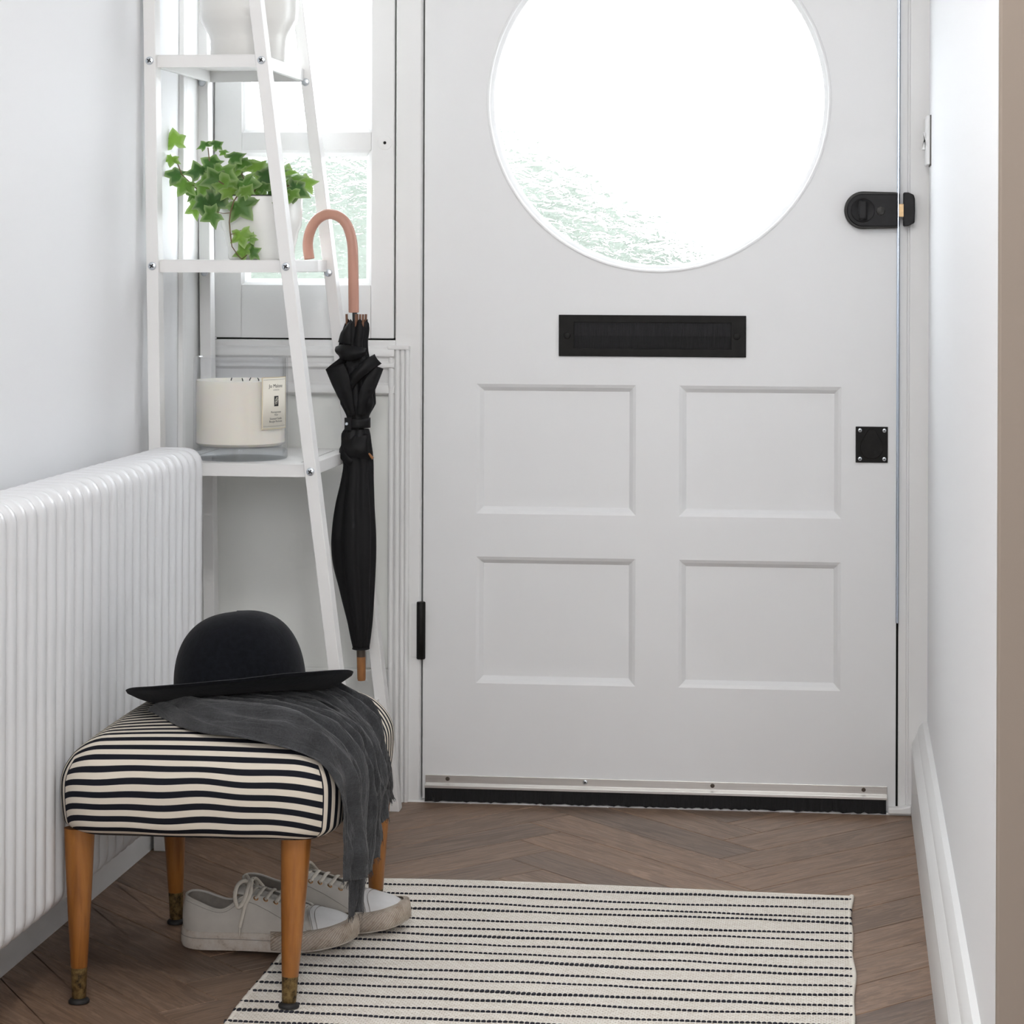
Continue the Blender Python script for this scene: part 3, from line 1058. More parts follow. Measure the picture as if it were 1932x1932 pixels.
# ---- skirting boards
bl = [(XL, 0.0), (XL + .022, 0.0), (XL + .022, 0.105), (XL + .018, 0.115), (XL + .010, 0.135), (XL, 0.140)]
struct(MB().prism(bl, 'y', YB, -0.176).obj('baseboard_left', 'frame', smooth=30), 'white skirting board under the radiator')
br_ = [(XR, 0.0), (0.1180, 0.0), (0.1180, 0.1180), (0.1200, 0.1215), (0.1180, 0.1245), (0.1195, 0.1290), (0.1225, 0.1330), (0.1265, 0.1440), (0.1275, 0.1450), (0.1300, 0.1550), (0.1370, 0.1640), (XR, 0.1660)]
struct(MB().prism(br_, 'y', -1.893, 0.0).obj('baseboard_right', 'frame', smooth=28), 'white moulded skirting board along the right wall')

# ---- outside
struct(B(-8, 8, 0.10, 14, -0.25, -0.12).obj('ground_outside', 'paving'), 'pale paving outside the door')


def hedge(name, label, c, r, seed):
    mb = MB()

    def fn(u, v):
        a, b = 2 * pi * u, pi * (v - .5)
        d = Vector((cos(a) * cos(b), sin(a) * cos(b), sin(b)))
        k = 1 + 0.18 * noise.noise(d * 3 + Vector((seed, 0, 0))) + 0.10 * noise.noise(d * 9 + Vector((0, seed, 0)))
        return (c[0] + d.x * r[0] * k, c[1] + d.y * r[1] * k, max(-.12, c[2] + d.z * r[2] * k))
    mb.grid(fn, 64, 40, wrap_u=True)
    o = mb.obj(name, 'hedge', None, smooth=180)
    o['label'], o['category'] = label, 'bush'
    return o


hedge('garden_bush', 'pale green bush outside, seen through the side window', (-1.45, 2.2, 0.45), (1.20, 0.6, 0.86), 1.0)


# ================================================================== THINGS
# ---- column radiator on the left wall
rad = thing('column_radiator', 'white multi-column radiator on the left wall', 'radiator', (-1.065, -1.0, 0.112))
RX0, RX1, RZ0, RZ1, PITCH = -1.1130, -1.0195, 0.1120, 0.6680, 0.0373


def rounded_rect(x0, x1, z0, z1, r, n=7):
    pts = []
    for cx, cz, a0 in ((x1 - r, z1 - r, 0), (x0 + r, z1 - r, 90), (x0 + r, z0 + r, 180), (x1 - r, z0 + r, 270)):
        for k in range(n):
            a = radians(a0 + 90 * k / (n - 1))
            pts.append((cx + r * cos(a), 0.0, cz + r * sin(a)))
    return pts


sec = MB()
sec.tube(rounded_rect(RX0 + .013, RX1 - .013, RZ0 + .013, RZ1 - .013, 0.0140), 0, seg=16, closed=True, flat=(0.0158, 0.0130), up=(0, 1, 0), p=2.2)
sec.tube([((RX0 + RX1) / 2, 0, RZ0 + .015), ((RX0 + RX1) / 2, 0, RZ1 - .015)], 0.0115, 10, caps=False)
sm = sec.mesh('column', 'rad', 180)
for i in range(32):
    linked(sm, 'column', rad, (0, -0.4920 - i * PITCH, 0))
for z in (RZ0 + .032, RZ1 - .032):
    MB().tube([(-1.066, -0.492, z), (-1.066, -0.492 - 31 * PITCH, z)], 0.016, 12).obj('header_pipe', 'rad', rad, smooth=40)
for y in (-0.80, -1.40):
    B(XL, -1.090, y - .012, y + .012, 0.56, 0.60).obj('wall_bracket', 'rad', rad, bevel=0.002)

# ---- tapering metal shelf
shf = thing('tapering_shelf', 'white metal shelf unit with a slanting side beside the radiator', 'shelf', (-0.97, -0.23, 0.0))
YF, YK = -0.390, -0.070       # front and back leg planes


def xr(z):
    return -0.7850 - 0.1250 * z


def xl(z):
    return -1.1120 - 0.0165 * z


def leg(xfun, y, name='leg'):
    mb = MB()
    zt_ = 1.62
    d = 0.015
    mb.v = [(xfun(0) - .010, y - d, 0), (xfun(0) + .010, y - d, 0), (xfun(0) + .010, y + d, 0), (xfun(0) - .010, y + d, 0),
            (xfun(zt_) - .010, y - d, zt_), (xfun(zt_) + .010, y - d, zt_), (xfun(zt_) + .010, y + d, zt_), (xfun(zt_) - .010, y + d, zt_)]
    mb.f = [(3, 2, 1, 0), (4, 5, 6, 7), (0, 1, 5, 4), (1, 2, 6, 5), (2, 3, 7, 6), (3, 0, 4, 7)]
    return mb.obj(name, 'shelf', shf, bevel=0.0012)


for fn in (xl, xr):
    for y in (YF, YK):
        leg(fn, y)
S_TOP = {}
scw = screw_mesh(0.0068, 0.0035, 'steel')
rcw = recess_mesh(0.0068)
for zc in (1.2930, 0.9570, 0.6240, 0.1880):
    zt_ = zc + 0.0105
    zb_ = zc - 0.0100
    x0, x1 = xl(zc) + .010, xr(zc) - .010
    tray = MB()
    y0, y1 = YF - .004, YK + .004
    o = tray.box(x0, x1, y0, y1, zt_ - .0014, zt_).obj('shelf_board', 'shelf', shf, bevel=0.0004)
    MB().box(x0, x1, y0, y0 + .0014, zb_, zt_ - .0014).obj('front_lip', 'shelf', o)
    MB().box(x0, x1, y1 - .0014, y1, zb_, zt_ - .0014).obj('back_lip', 'shelf', o)
    MB().box(x1 - .0010, x1 + .0075, YF + .0152, YK - .0152, zb_, zt_ + .0004).obj('side_lip', 'shelf', o, bevel=0.0012)
    MB().box(x0 - .0075, x0 + .0010, YF + .0152, YK - .0152, zb_, zt_ + .0004).obj('side_lip', 'shelf', o, bevel=0.0012)
    # rows of small punched holes along the edges
    hm = MB()
    for j in range(2, 22):
        yy = YF + .015 + (YK - YF - .03) * j / 23
        for xx in (x1 - .016, x0 + .016):
            hm.box(xx - .0022, xx + .0022, yy - .0018, yy + .0018, zt_ - .0004, zt_ + .00012)
    h_ = hm.obj('punched_holes', 'inkgrey', o)
    h_['kind'] = 'stuff'
    S_TOP[zc] = zt_
    for xx in (xl(zc), xr(zc)):
        s_ = linked(scw, 'screw', shf, (xx, YF - .015, zc))
        linked(rcw, 'screw_recess', s_, (xx, YF - .0186, zc), (0, 0.6, 0))
        linked(scw, 'screw', shf, (xx, YK - .015, zc - .012))

# ---- scented candle in a glass jar
cx, cy, cz = -1.0085, -0.2900, S_TOP[0.6240]
CRd = 0.0785
cnd = thing('glass_candle', 'large cream candle in a clear glass jar with a paper label', 'candle', (cx, cy, cz))
MB().lathe([(0.0, 0.0005), (CRd - .003, 0.0005), (CRd, .003), (CRd, .1690), (CRd - .0018, .1710), (CRd - .0036, .1690), (CRd - .0040, .0260), (CRd - .010, .0215), (0, .0200)], (cx, cy, cz), 64).obj('glass_jar', 'jar', cnd, smooth=35)
MB().lathe([(0, .0010), (CRd - .0015, .0010), (CRd - .0008, .0035), (CRd - .0010, .0150), (CRd - .012, .0195), (0, .0195)], (cx, cy, cz), 64).obj('glass_base', 'jarbase', cnd, smooth=40)
MB().lathe([(0, .0225), (CRd - .012, .0230), (CRd - .0046, .0280), (CRd - .0044, .1320), (CRd - .0070, .1310), (CRd - .018, .1300), (0, .1300)], (cx, cy, cz), 64).obj('wax', 'wax', cnd, smooth=50)
for dx, dy, a in ((-.018, .004, .5), (.006, -.010, -.5), (.012, .010, .9), (.030, .004, -.8)):
    MB().tube([(cx + dx, cy + dy, cz + .128), (cx + dx + .001 * a, cy + dy, cz + .1325), (cx + dx + .003 * a, cy + dy, cz + .1350)], 0.0009, 6).obj('wick', 'wick', cnd)


def on_jar(a0, r):
    def f(s, h):
        """arc length s from the label centre, height h"""
        a = a0 + s / CRd
        return (cx + r * sin(a), cy - r * cos(a), cz + h)
    return f


A0 = radians(62)
jf = on_jar(A0, CRd + .0004)
LW, LH0, LH1 = 0.030, 0.0530, 0.1390
lab = MB().grid(lambda u, v: jf(-LW + 2 * LW * u, LH0 + (LH1 - LH0) * v), 17, 2).obj('paper_label', 'paper', cnd, smooth=180, solid=0.0003)
lab['label'] = 'cream paper label with black lettering'
jg = on_jar(A0, CRd + .0007)
for nm, (s0, s1, h0, h1), mt in (('printed_line', (-.027, .027, .1345, .1349), 'inkgrey'), ('printed_line', (-.027, .027, .0575, .0579), 'inkgrey'), ('emblem_block', (-.0052, .0052, .0905, .1075), 'ink')):
    MB().grid(lambda u, v: jg(s0 + (s1 - s0) * u, h0 + (h1 - h0) * v), 9, 2).obj(nm, mt, lab, smooth=180)
for s0, s1, h0, h1 in ((-LW, -LW + .0014, LH0, LH1), (LW - .0014, LW, LH0, LH1), (-LW, LW, LH1 - .0012, LH1), (-LW, LW, LH0, LH0 + .0012)):
    MB().grid(lambda u, v: jg(s0 + (s1 - s0) * u, h0 + (h1 - h0) * v), 9, 2).obj('gilt_edge', 'gold', lab, smooth=180)
jk = on_jar(A0, CRd + .0010)
for sq in ([(-.003, .0935), (-.001, .099), (-.003, .1005), (.0005, .1055)], [(.0, .0935), (.002, .098), (.0, .1015), (.003, .1055)], [(-.004, .0975), (.001, .0985), (.004, .1025)]):
    MB().tube([jk(a, b) for a, b in sq], 0.00035, 5).obj('emblem_mark', 'paper', lab)


def text_on(txt, size, h, mat, maxw):
    cu = bpy.data.curves.new('lettering', 'FONT')
    cu.body = txt
    cu.size = size
    cu.align_x = 'CENTER'
    tmp = bpy.data.objects.new('lettering_source', cu)
    col.objects.link(tmp)
    me = bpy.data.meshes.new_from_object(tmp.evaluated_get(bpy.context.evaluated_depsgraph_get()))
    bpy.data.objects.remove(tmp)
    bpy.data.curves.remove(cu)
    w = max(abs(v.co.x) for v in me.vertices)
    k = min(1.0, maxw / w)
    for v in me.vertices:
        v.co = jg(v.co.x * k, h + v.co.y)
    me.materials.clear()
    me.materials.append(M[mat])
    o = bpy.data.objects.new('lettering', me)
    col.objects.link(o)
    o.parent = lab
    o.matrix_parent_inverse = wm(lab).inverted()
    o['kind'] = 'stuff'
    return o


text_on('Jo Malone', 0.0082, .1215, 'ink', .022)
text_on('LONDON', 0.0034, .1165, 'inkgrey', .008)
text_on('Pomegranate', 0.0046, .0795, 'ink', .016)
text_on('Noir', 0.0046, .0750, 'ink', .01)
text_on('Scented Candle', 0.0046, .0685, 'ink', .020)
text_on('Bougie Parfumée', 0.0046, .0640, 'ink', .021)


# ---- white stepped plant pots
def stepped_pot(parent, c, r_low, r_top, z_step, z_top, name='pot'):
    wl = 0.0035
    pr = [(0, 0.0), (r_low - .004, 0.0), (r_low, .004), (r_low + .001, z_step - .016), (r_low + .004, z_step - .006), (r_top - .006, z_step + .010), (r_top - .001, z_step + .020), (r_top, z_step + .034), (r_top + .001, z_top - .002), (r_top - .001, z_top),
          (r_top - wl, z_top - .001), (r_top - wl - .001, z_step + .034), (r_low - wl, z_step - .006), (r_low - wl, .006), (0, .006)]
    return MB().lathe(pr, c, 56).obj(name, 'pot', parent, smooth=45)


bp = thing('empty_white_pot', 'tall white pot with a wider upper part on the top shelf', 'pot', (-1.0110, -0.2350, S_TOP[1.2930]))
stepped_pot(bp, (-1.0110, -0.2350, S_TOP[1.2930]), 0.0640, 0.0830, 0.052, 0.190)
MB().lathe([(0, .150), (.076, .150), (.0772, .145), (0, .145)], (-1.0110, -0.2350, S_TOP[1.2930]), 32).obj('soil', 'soil', bp)

ipx, ipy, ipz = -0.9880, -0.2350, S_TOP[0.9570]
ivy = thing('potted_ivy', 'trailing green ivy in a white pot on the middle shelf', 'plant', (ipx, ipy, ipz))
stepped_pot(ivy, (ipx, ipy, ipz), 0.0560, 0.0690, 0.038, 0.1080)
MB().lathe([(0.0655, .1080), (.0690, .1092), (.0695, .1080), (.0660, .1060)], (ipx, ipy, ipz), 48).obj('inner_rim', 'ink', ivy, smooth=60)
MB().lathe([(0, .098), (.05, .097), (.0645, .094), (0, .090)], (ipx, ipy, ipz), 32).obj('soil', 'soil', ivy)

leafm = []
for var in range(3):
    rnd = random.Random(40 + var)
    half = [(0, -.02), (.22, -.19), (.52, -.20), (.50, .02), (.46, .16), (.74, .46), (.50, .56), (.33, .58), (.15, .86), (0, 1.12)]
    half = [(x * rnd.uniform(.88, 1.1), y + rnd.uniform(-.03, .03)) for x, y in half]
    half[0] = (0, 0)
    half[-1] = (0, 1.05)
    pts = half + [(-x * rnd.uniform(.9, 1.08), y) for x, y in half[-2:0:-1]]
    mb = MB()
    cen = [(0, 0.30), (0, .55), (0, .12)]

    def zf(x, y):
        return -0.30 * abs(x) ** 1.3 + 0.10 * y - 0.22 * y * y + 0.04 * sin(9 * x + 7 * y)
    mid = []
    for (x, y) in pts:
        mid.append((x * .55, .32 + (y - .32) * .55))
    mb.v = [(0, .32, zf(0, .32))] + [(x, y, zf(x, y)) for x, y in mid] + [(x, y, zf(x, y)) for x, y in pts]
    n = len(pts)
    mb.uv = {0: (0, 0)}
    for k in range(n):
        mb.uv[1 + k] = (.5, 0)
        mb.uv[1 + n + k] = (1, 0)
        m = (k + 1) % n
        mb.f += [(0, 1 + k, 1 + m), (1 + k, 1 + n + k, 1 + n + m, 1 + m)]
    leafm.append(mb.mesh('leaf', 'leaf', 180))

# camera based lay-out is turned into real positions around the pot: (x offset, z, depth offset, size, roll, tilt)
LV = [(-.150, 1.163, -.005, .026, 10, 15), (-.152, 1.143, -.012, .017, 170, 30), (-.160, 1.141, .004, .014, 110, 20),
      (-.132, 1.110, -.02, .028, 75, 40), (-.120, 1.100, -.03, .026, 150, 30), (-.112, 1.085, -.01, .025, 200, 35), (-.118, 1.075, .01, .022, 230, 30),
      (-.094, 1.160, -.01, .016, 40, 40), (-.080, 1.162, -.015, .017, -60, 40), (-.062, 1.150, .0, .012, 60, 50),
      (-.098, 1.110, -.03, .026, 20, 25), (-.082, 1.105, -.04, .032, 160, 20), (-.076, 1.128, -.02, .026, 60, 30), (-.060, 1.125, -.03, .034, 175, 20),
      (-.050, 1.140, -.02, .024, -60, 45), (-.038, 1.132, -.01, .022, -90, 40), (-.098, 1.062, -.04, .026, 120, 20), (-.086, 1.075, -.05, .032, 190, 25),
      (-.064, 1.078, -.06, .034, 175, 10), (-.060, 1.095, -.05, .030, 30, 20), (-.040, 1.100, -.05, .036, 150, 15), (-.020, 1.100, -.05, .034, -150, 15),
      (-.012, 1.118, -.02, .030, -40, 40), (-.030, 1.122, -.01, .032, 40, 45), (.004, 1.108, -.03, .030, -80, 35), (.018, 1.112, -.01, .028, -60, 45),
      (.010, 1.090, -.05, .026, 170, 25), (.028, 1.100, -.03, .026, -110, 35), (.036, 1.088, -.05, .026, 190, 30), (.046, 1.104, -.01, .028, -70, 50),
      (.056, 1.092, -.03, .032, -120, 30), (.066, 1.100, .01, .026, -80, 40), (.062, 1.085, -.04, .022, 180, 35), (-.006, 1.082, -.065, .022, 140, 15),
      (-.022, 1.066, -.078, .034, -140, 12), (-.012, 1.074, -.074, .022, -30, 20), (.020, 1.084, -.06, .018, 30, 30), (-.045, 1.088, -.058, .022, 210, 30),
      (-.052, 1.112, .01, .03, 10, 40), (.0, 1.120, .02, .03, 20, 50), (.03, 1.115, .03, .03, -20, 50), (-.03, 1.105, .03, .03, 100, 50),
      (-.082, 1.092, -.012, .026, 90, 40), (.048, 1.082, -.052, .02, 150, 30)]
rnd = random.Random(5)
for i, (dx, z, dy, sz, roll, tilt) in enumerate(LV):
    R = Matrix.Rotation(radians(rnd.uniform(-25, 25)), 4, 'Z') @ Matrix.Rotation(radians(90 - tilt), 4, 'X') @ Matrix.Rotation(radians(roll), 4, 'Z')
    linked(leafm[i % 3], 'leaf', ivy, (ipx + dx, ipy + dy, z), R.to_euler(), (sz * 1.22,) * 3)
# trailing runner over the front of the pot
fy = ipy - .0765
run = [(-.0245, 1.076, .012), (-.0275, 1.066, -.002), (-.0330, 1.046, -.004), (-.0345, 1.030, -.004), (-.0325, 1.008, -.004), (-.0300, .990, -.004), (-.0190, .974, -.004), (-.0125, .9690, -.006), (-.0035, .9760, -.006)]
MB().tube([(ipx + a, fy + c, b) for a, b, c in run], [.0011] * 5 + [.0009] * 4, 6).obj('stem', 'stem', ivy, smooth=60)
for seg_ in ([(-.0345, 1.046), (-.044, 1.045), (-.056, 1.047)], [(-.0325, 1.010), (-.023, 1.012), (-.015, 1.017)]):
    MB().tube([(ipx + a, fy - .004, b) for a, b in seg_], .0006, 5).obj('stem', 'stem', ivy)
for dx, z, sz, roll in ((-.0560, 1.047, .031, 118), (-.0150, 1.016, .030, -165), (-.0035, .9765, .029, 35), (.0010, .9780, .021, -62), (.0000, .9990, .017, -20)):
    R = Matrix.Rotation(radians(78), 4, 'X') @ Matrix.Rotation(radians(roll), 4, 'Z')
    linked(leafm[1], 'leaf', ivy, (ipx + dx, fy - .006, z), R.to_euler(), (sz,) * 3)
# arching stems
for st in ([(-.01, 1.072, -.03), (-.06, 1.078, -.04), (-.105, 1.088, -.03), (-.133, 1.112, -.02), (-.148, 1.140, -.008)],
           [(-.02, 1.072, -.02), (-.05, 1.092, -.03), (-.077, 1.105, -.02), (-.086, 1.130, -.015), (-.090, 1.158, -.012)],
           [(.01, 1.072, -.03), (.03, 1.085, -.035), (.06, 1.096, -.02)], [(-.03, 1.072, -.04), (-.045, 1.090, -.05), (-.06, 1.10, -.055)], [(-.02, 1.072, .0), (-.03, 1.10, .01), (-.04, 1.13, -.01)],
           [(-.005, 1.072, -.04), (.002, 1.088, -.05), (.004, 1.10, -.04)]):
    MB().tube([(ipx + a, ipy + c, b) for a, b, c in st], .0010, 6).obj('stem', 'stem', ivy, smooth=60)

# ---- light switch on the right wall
sw = thing('light_switch', 'white rocker light switch on the right wall', 'switch', (XR, -0.065, 1.175))
B(XR - .0015, XR, -0.1090, -0.0230, 1.1330, 1.2190).obj('painted_shadow_line', 'inkgrey', sw)  # dark grey sheet standing in for the shadow behind the plate
B(XR - .0085, XR - .0015, -0.1080, -0.0240, 1.1340, 1.2180).obj('plate', 'plastic', sw, bevel=0.0025, seg=3)
MB().prism([(XR - .0085, 1.1610), (XR - .0150, 1.1610), (XR - .0100, 1.1760), (XR - .0135, 1.1905), (XR - .0085, 1.1905)], 'y', -0.0780, -0.0560).obj('rocker', 'plastic', sw, bevel=0.0008)

# ---- flat-woven rug
rug = thing('striped_rug', 'cream flat-woven rug with dashed navy stripes', 'rug', (-0.38, -1.2, 0.0))
RGX0, RGX1, RGY1, RGY0 = -0.7760, 0.0110, -0.5550, -1.86
RT = 0.0062


def rug_edge_y(x):
    t = (x - RGX0) / (RGX1 - RGX0)
    return RGY1 + 0.022 * sin(pi * (t * .9 + .02)) * (1 - t) * 1.2 - 0.012 * t - 0.006


def rug_x(side, y):
    return (RGX0 + 0.004 * (RGY1 - y) + .0015 * sin(23 * y)) if side == 0 else (RGX1 + .002 * sin(11 * y) + .0015 * sin(31 * y))


rb = MB()
NX, NY = 80, 110


def rug_fn(u, v):
    y_t = rug_edge_y(RGX0 + (RGX1 - RGX0) * u)
    y = y_t + (RGY0 - y_t) * v
    x = rug_x(0, y) + (rug_x(1, y) - rug_x(0, y)) * u
    return x, y


def rug_z(x, y):
    return RT + 0.0009 * noise.noise(Vector((x * 7, y * 9, 0.3)))


rb.grid(lambda u, v: (*rug_fn(u, v), rug_z(*rug_fn(u, v))), NX, NY)
n0 = len(rb.v)
rb.grid(lambda u, v: (*rug_fn(u, v), 0.0006), NX, NY)
for a in range(NX - 1):
    for e in (0, NY - 1):
        rb.f.append((a * NY + e, (a + 1) * NY + e, n0 + (a + 1) * NY + e, n0 + a * NY + e))
for b in range(NY - 1):
    for e in (0, NX - 1):
        rb.f.append((e * NY + b, e * NY + b + 1, n0 + e * NY + b + 1, n0 + e * NY + b))
rb.obj('weave', 'rug', rug, smooth=40)
# rounded woven hem along the far edge and selvedges
hem = [(RGX0 + (RGX1 - RGX0) * k / 60, 0, 0) for k in range(61)]
MB().tube([(x, rug_edge_y(x) + .001, RT * .55) for x, _, _ in hem], 0, 8, flat=(RT * .55, .0050), up=(0, 0, 1)).obj('hem', 'rugbind', rug, smooth=60)
for side in (0, 1):
    ys = [RGY1 - .002 + (RGY0 - RGY1) * k / 120 for k in range(121)]
    MB().tube([(rug_x(side, y), y + (-.006 if side else -.002), RT * .52 + .0005 * (k % 2)) for k, y in enumerate(ys)], [(RT * .55 + .0004 * (k % 3), .0042) for k in range(121)], 8, up=(0, 0, 1)).obj('selvedge', 'rugbind', rug, smooth=60)
depths = [3.677, 3.622, 3.578, 3.546, 3.492, 3.451, 3.410, 3.373, 3.328, 3.292, 3.243, 3.205, 3.162, 3.122, 3.078, 3.040]
ROWY = [d - 4.21 - .052 for d in depths]
while ROWY[-1] > RGY0 + .06:
    ROWY.append(ROWY[-1] - .0415)
rnd = random.Random(11)
for ri, ry in enumerate(ROWY):
    ph = [rnd.uniform(0, 6.28) for _ in range(6)]
    pitch = 0.0069
    xa, xb = RGX0 - .001, RGX1 + .001
    n = int((xb - xa) / pitch)
    path, rads = [], []
    thick = 0.95 + .25 * (ri % 3 == 0) - .2 * (ri % 3 == 2)
    for k in range(n * 8 + 1):
        x = xa + (xb - xa) * k / (n * 8)
        u = (x - xa) / (xb - xa)
        y = ry - .010 * (u - .15) + .0035 * sin(5 * u + ph[0]) + .0022 * sin(13 * u + ph[1]) + .0008 * sin(47 * u + ph[2])
        if ri == 0:
            y -= .010 * math.exp(-((u - .82) / .10) ** 2)
        c = cos(2 * pi * k / 8)
        w = thick * (1 + .30 * sin(7 * u + ph[3]) * .8 + .2 * sin(17 * u + ph[4])) * 0.0033
        c = math.tanh(2.4 * (c + .50))
        z = rug_z(x, y) - .0007 + .0015 * c
        if k == 0 or k == n * 8:
            z -= .003
        path.append((x, y, z))
        rads.append((0.0015 * (.75 + .25 * c), w * (.70 + .30 * c)))
    MB().tube(path, rads, 6, up=(0, 0, 1)).obj('stitched_yarn', 'navyyarn', rug, smooth=80)

# ---- striped footstool
st = thing('striped_footstool', 'small striped upholstered footstool with tapered wooden legs', 'stool', (-0.835, -0.99, 0.0))
hx, hy, hz, rr = 0.1815, 0.2270, 0.0620, 0.0560
SC = Vector((-0.8330, -0.9920, 0.2780))


def seat_pt(p):
    q = Vector((max(-hx + rr, min(hx - rr, p.x)), max(-hy + rr, min(hy - rr, p.y)), max(-hz + rr * .42, min(hz - rr * .98, p.z))))
    d = p - q
    if d.length > 1e-9:
        e = Vector((d.x / rr, d.y / rr, d.z / (rr * (.98 if d.z > 0 else .42))))
        d = Vector((e.x * rr, e.y * rr, e.z * rr * (.98 if d.z > 0 else .42))) / max(1e-6, e.length)
    r = q + d
    zn = r.z / hz
    k = 1 + 0.028 * (1 - zn * zn)
    if zn < 0:
        k -= .012 * zn * zn
    r.x *= k
    r.y *= k
    if r.z > 0:
        r.z += .020 * max(0, 1 - (r.x / hx) ** 2) ** .8 * max(0, 1 - (r.y / hy) ** 2) ** .8 * zn
    return r + SC


NS = 44
sv, sf, suv = [], [], []
PER = 0.0163


def add_face(fn, sfun):
    base = len(sv)
    for i in range(NS + 1):
        for j in range(NS + 1):
            sv.append(seat_pt(fn(-1 + 2 * i / NS, -1 + 2 * j / NS)))
    ss = sfun(base)
    for i in range(NS):
        for j in range(NS):
            ids = (base + i * (NS + 1) + j, base + (i + 1) * (NS + 1) + j, base + (i + 1) * (NS + 1) + j + 1, base + i * (NS + 1) + j + 1)
            sf.append(ids)
            suv.append([ss(k - base) for k in ids])


def arc_y(base):
    i = NS // 2
    out = [0.0]
    for j in range(NS):
        a, b = sv[base + i * (NS + 1) + j], sv[base + i * (NS + 1) + j + 1]
        out.append(out[-1] + (b - a).length)
    return out


def warp(k):
    i, j = divmod(k, NS + 1)
    return .0016 * sin(i * .23 + j * .1) + .0010 * sin(i * .55 + 1.0)


TOPARC = []


def s_top(base):
    TOPARC[:] = arc_y(base)
    return lambda k: TOPARC[k % (NS + 1)]


def s_vert(base, sign):
    # columns of the front/back faces: arc length measured down from the top border
    cum = {}
    for i in range(NS + 1):
        c = 0.0
        cum[(i, NS)] = 0.0
        for j in range(NS - 1, -1, -1):
            c += (sv[base + i * (NS + 1) + j] - sv[base + i * (NS + 1) + j + 1]).length
            cum[(i, j)] = c
    off = TOPARC[-1] if sign > 0 else 0.0
    return lambda k: off + sign * (cum[divmod(k, NS + 1)] + warp(k) * min(1, cum[divmod(k, NS + 1)] / .03))


add_face(lambda a, b: Vector((a * hx, b * hy, hz)), s_top)
add_face(lambda a, b: Vector((a * hx, -hy, b * hz)), lambda base: s_vert(base, -1))
add_face(lambda a, b: Vector((a * hx, hy, b * hz)), lambda base: s_vert(base, 1))
for sx in (-1, 1):
    add_face(lambda a, b: Vector((sx * hx, a * hy, b * hz)), lambda base: (lambda k: TOPARC[k // (NS + 1)] + .006 * (1 - (k % (NS + 1)) / NS) * sin(k // (NS + 1) * .5) * .5))
add_face(lambda a, b: Vector((a * hx, b * hy, -hz)), lambda base: (lambda k: 0.012))
me = bpy.data.meshes.new('upholstered_seat')
me.from_pydata([tuple(v) for v in sv], [], sf)
uvl = me.uv_layers.new(name='UVMap')
for p in me.polygons:
    for li, s_ in zip(p.loop_indices, suv[p.index]):
        uvl.data[li].uv = (s_ / PER + .35, 0)
bmx = bmesh.new()
bmx.from_mesh(me)
bmesh.ops.remove_doubles(bmx, verts=bmx.verts, dist=1e-5)
bmesh.ops.recalc_face_normals(bmx, faces=bmx.faces)
bmx.to_mesh(me)
bmx.free()
me.polygons.foreach_set('use_smooth', [True] * len(me.polygons))
me.materials.append(M['stripe'])
so = bpy.data.objects.new('upholstered_seat', me)
col.objects.link(so)
so.parent = st
so.matrix_parent_inverse = wm(st).inverted()
so['label'] = 'navy and cream striped cotton seat'
LEGS = (((-0.9930, -1.1800), (-0.9890, -1.1910)), ((-0.7040, -1.1800), (-0.7090, -1.2000)), ((-0.9720, -0.8150), (-0.9670, -0.8130)), ((-0.6760, -0.7760), (-0.6840, -0.7560)))
for (tx, ty), (bx, by) in LEGS:
    on_rug = bx > RGX0 + .01
    zb_ = RT + .0006 if on_rug else 0.0004

    def at_z(z):
        t = z / 0.225
        return (bx + (tx - bx) * t, by + (ty - by) * t, z)

    def cone(name, stops, mat, parent):
        pth = [at_z(z) for z, r in stops]
        return MB().tube(pth, [r for z, r in stops], 24, up=(1, 0, 0)).obj(name, mat, parent, smooth=50)
    lg = cone('leg', [(.0460, .0104), (.0465, .0108), (.10, .0138), (.16, .0170), (.210, .0193), (.226, .0196)], 'legwood', st)
    cone('brass_ferrule', [(zb_ + .0065, .0088), (zb_ + .007, .0092), (.0440, .0106), (.0460, .0108)], 'agedbrass', lg)
    cone('glide', [(zb_, .0122), (zb_ + .0005, .0132), (zb_ + .0035, .0136), (zb_ + .0055, .0118), (zb_ + .0075, .0070)], 'rubber', lg)

# ---- charcoal scarf over the stool
scf = thing('charcoal_scarf', 'crinkled charcoal scarf draped over the striped footstool', 'scarf', (-0.72, -1.0, 0.34))


def ridge(x):
    f = 0.5 + 0.5 * cos(2 * pi * x)
    return f ** 2.2


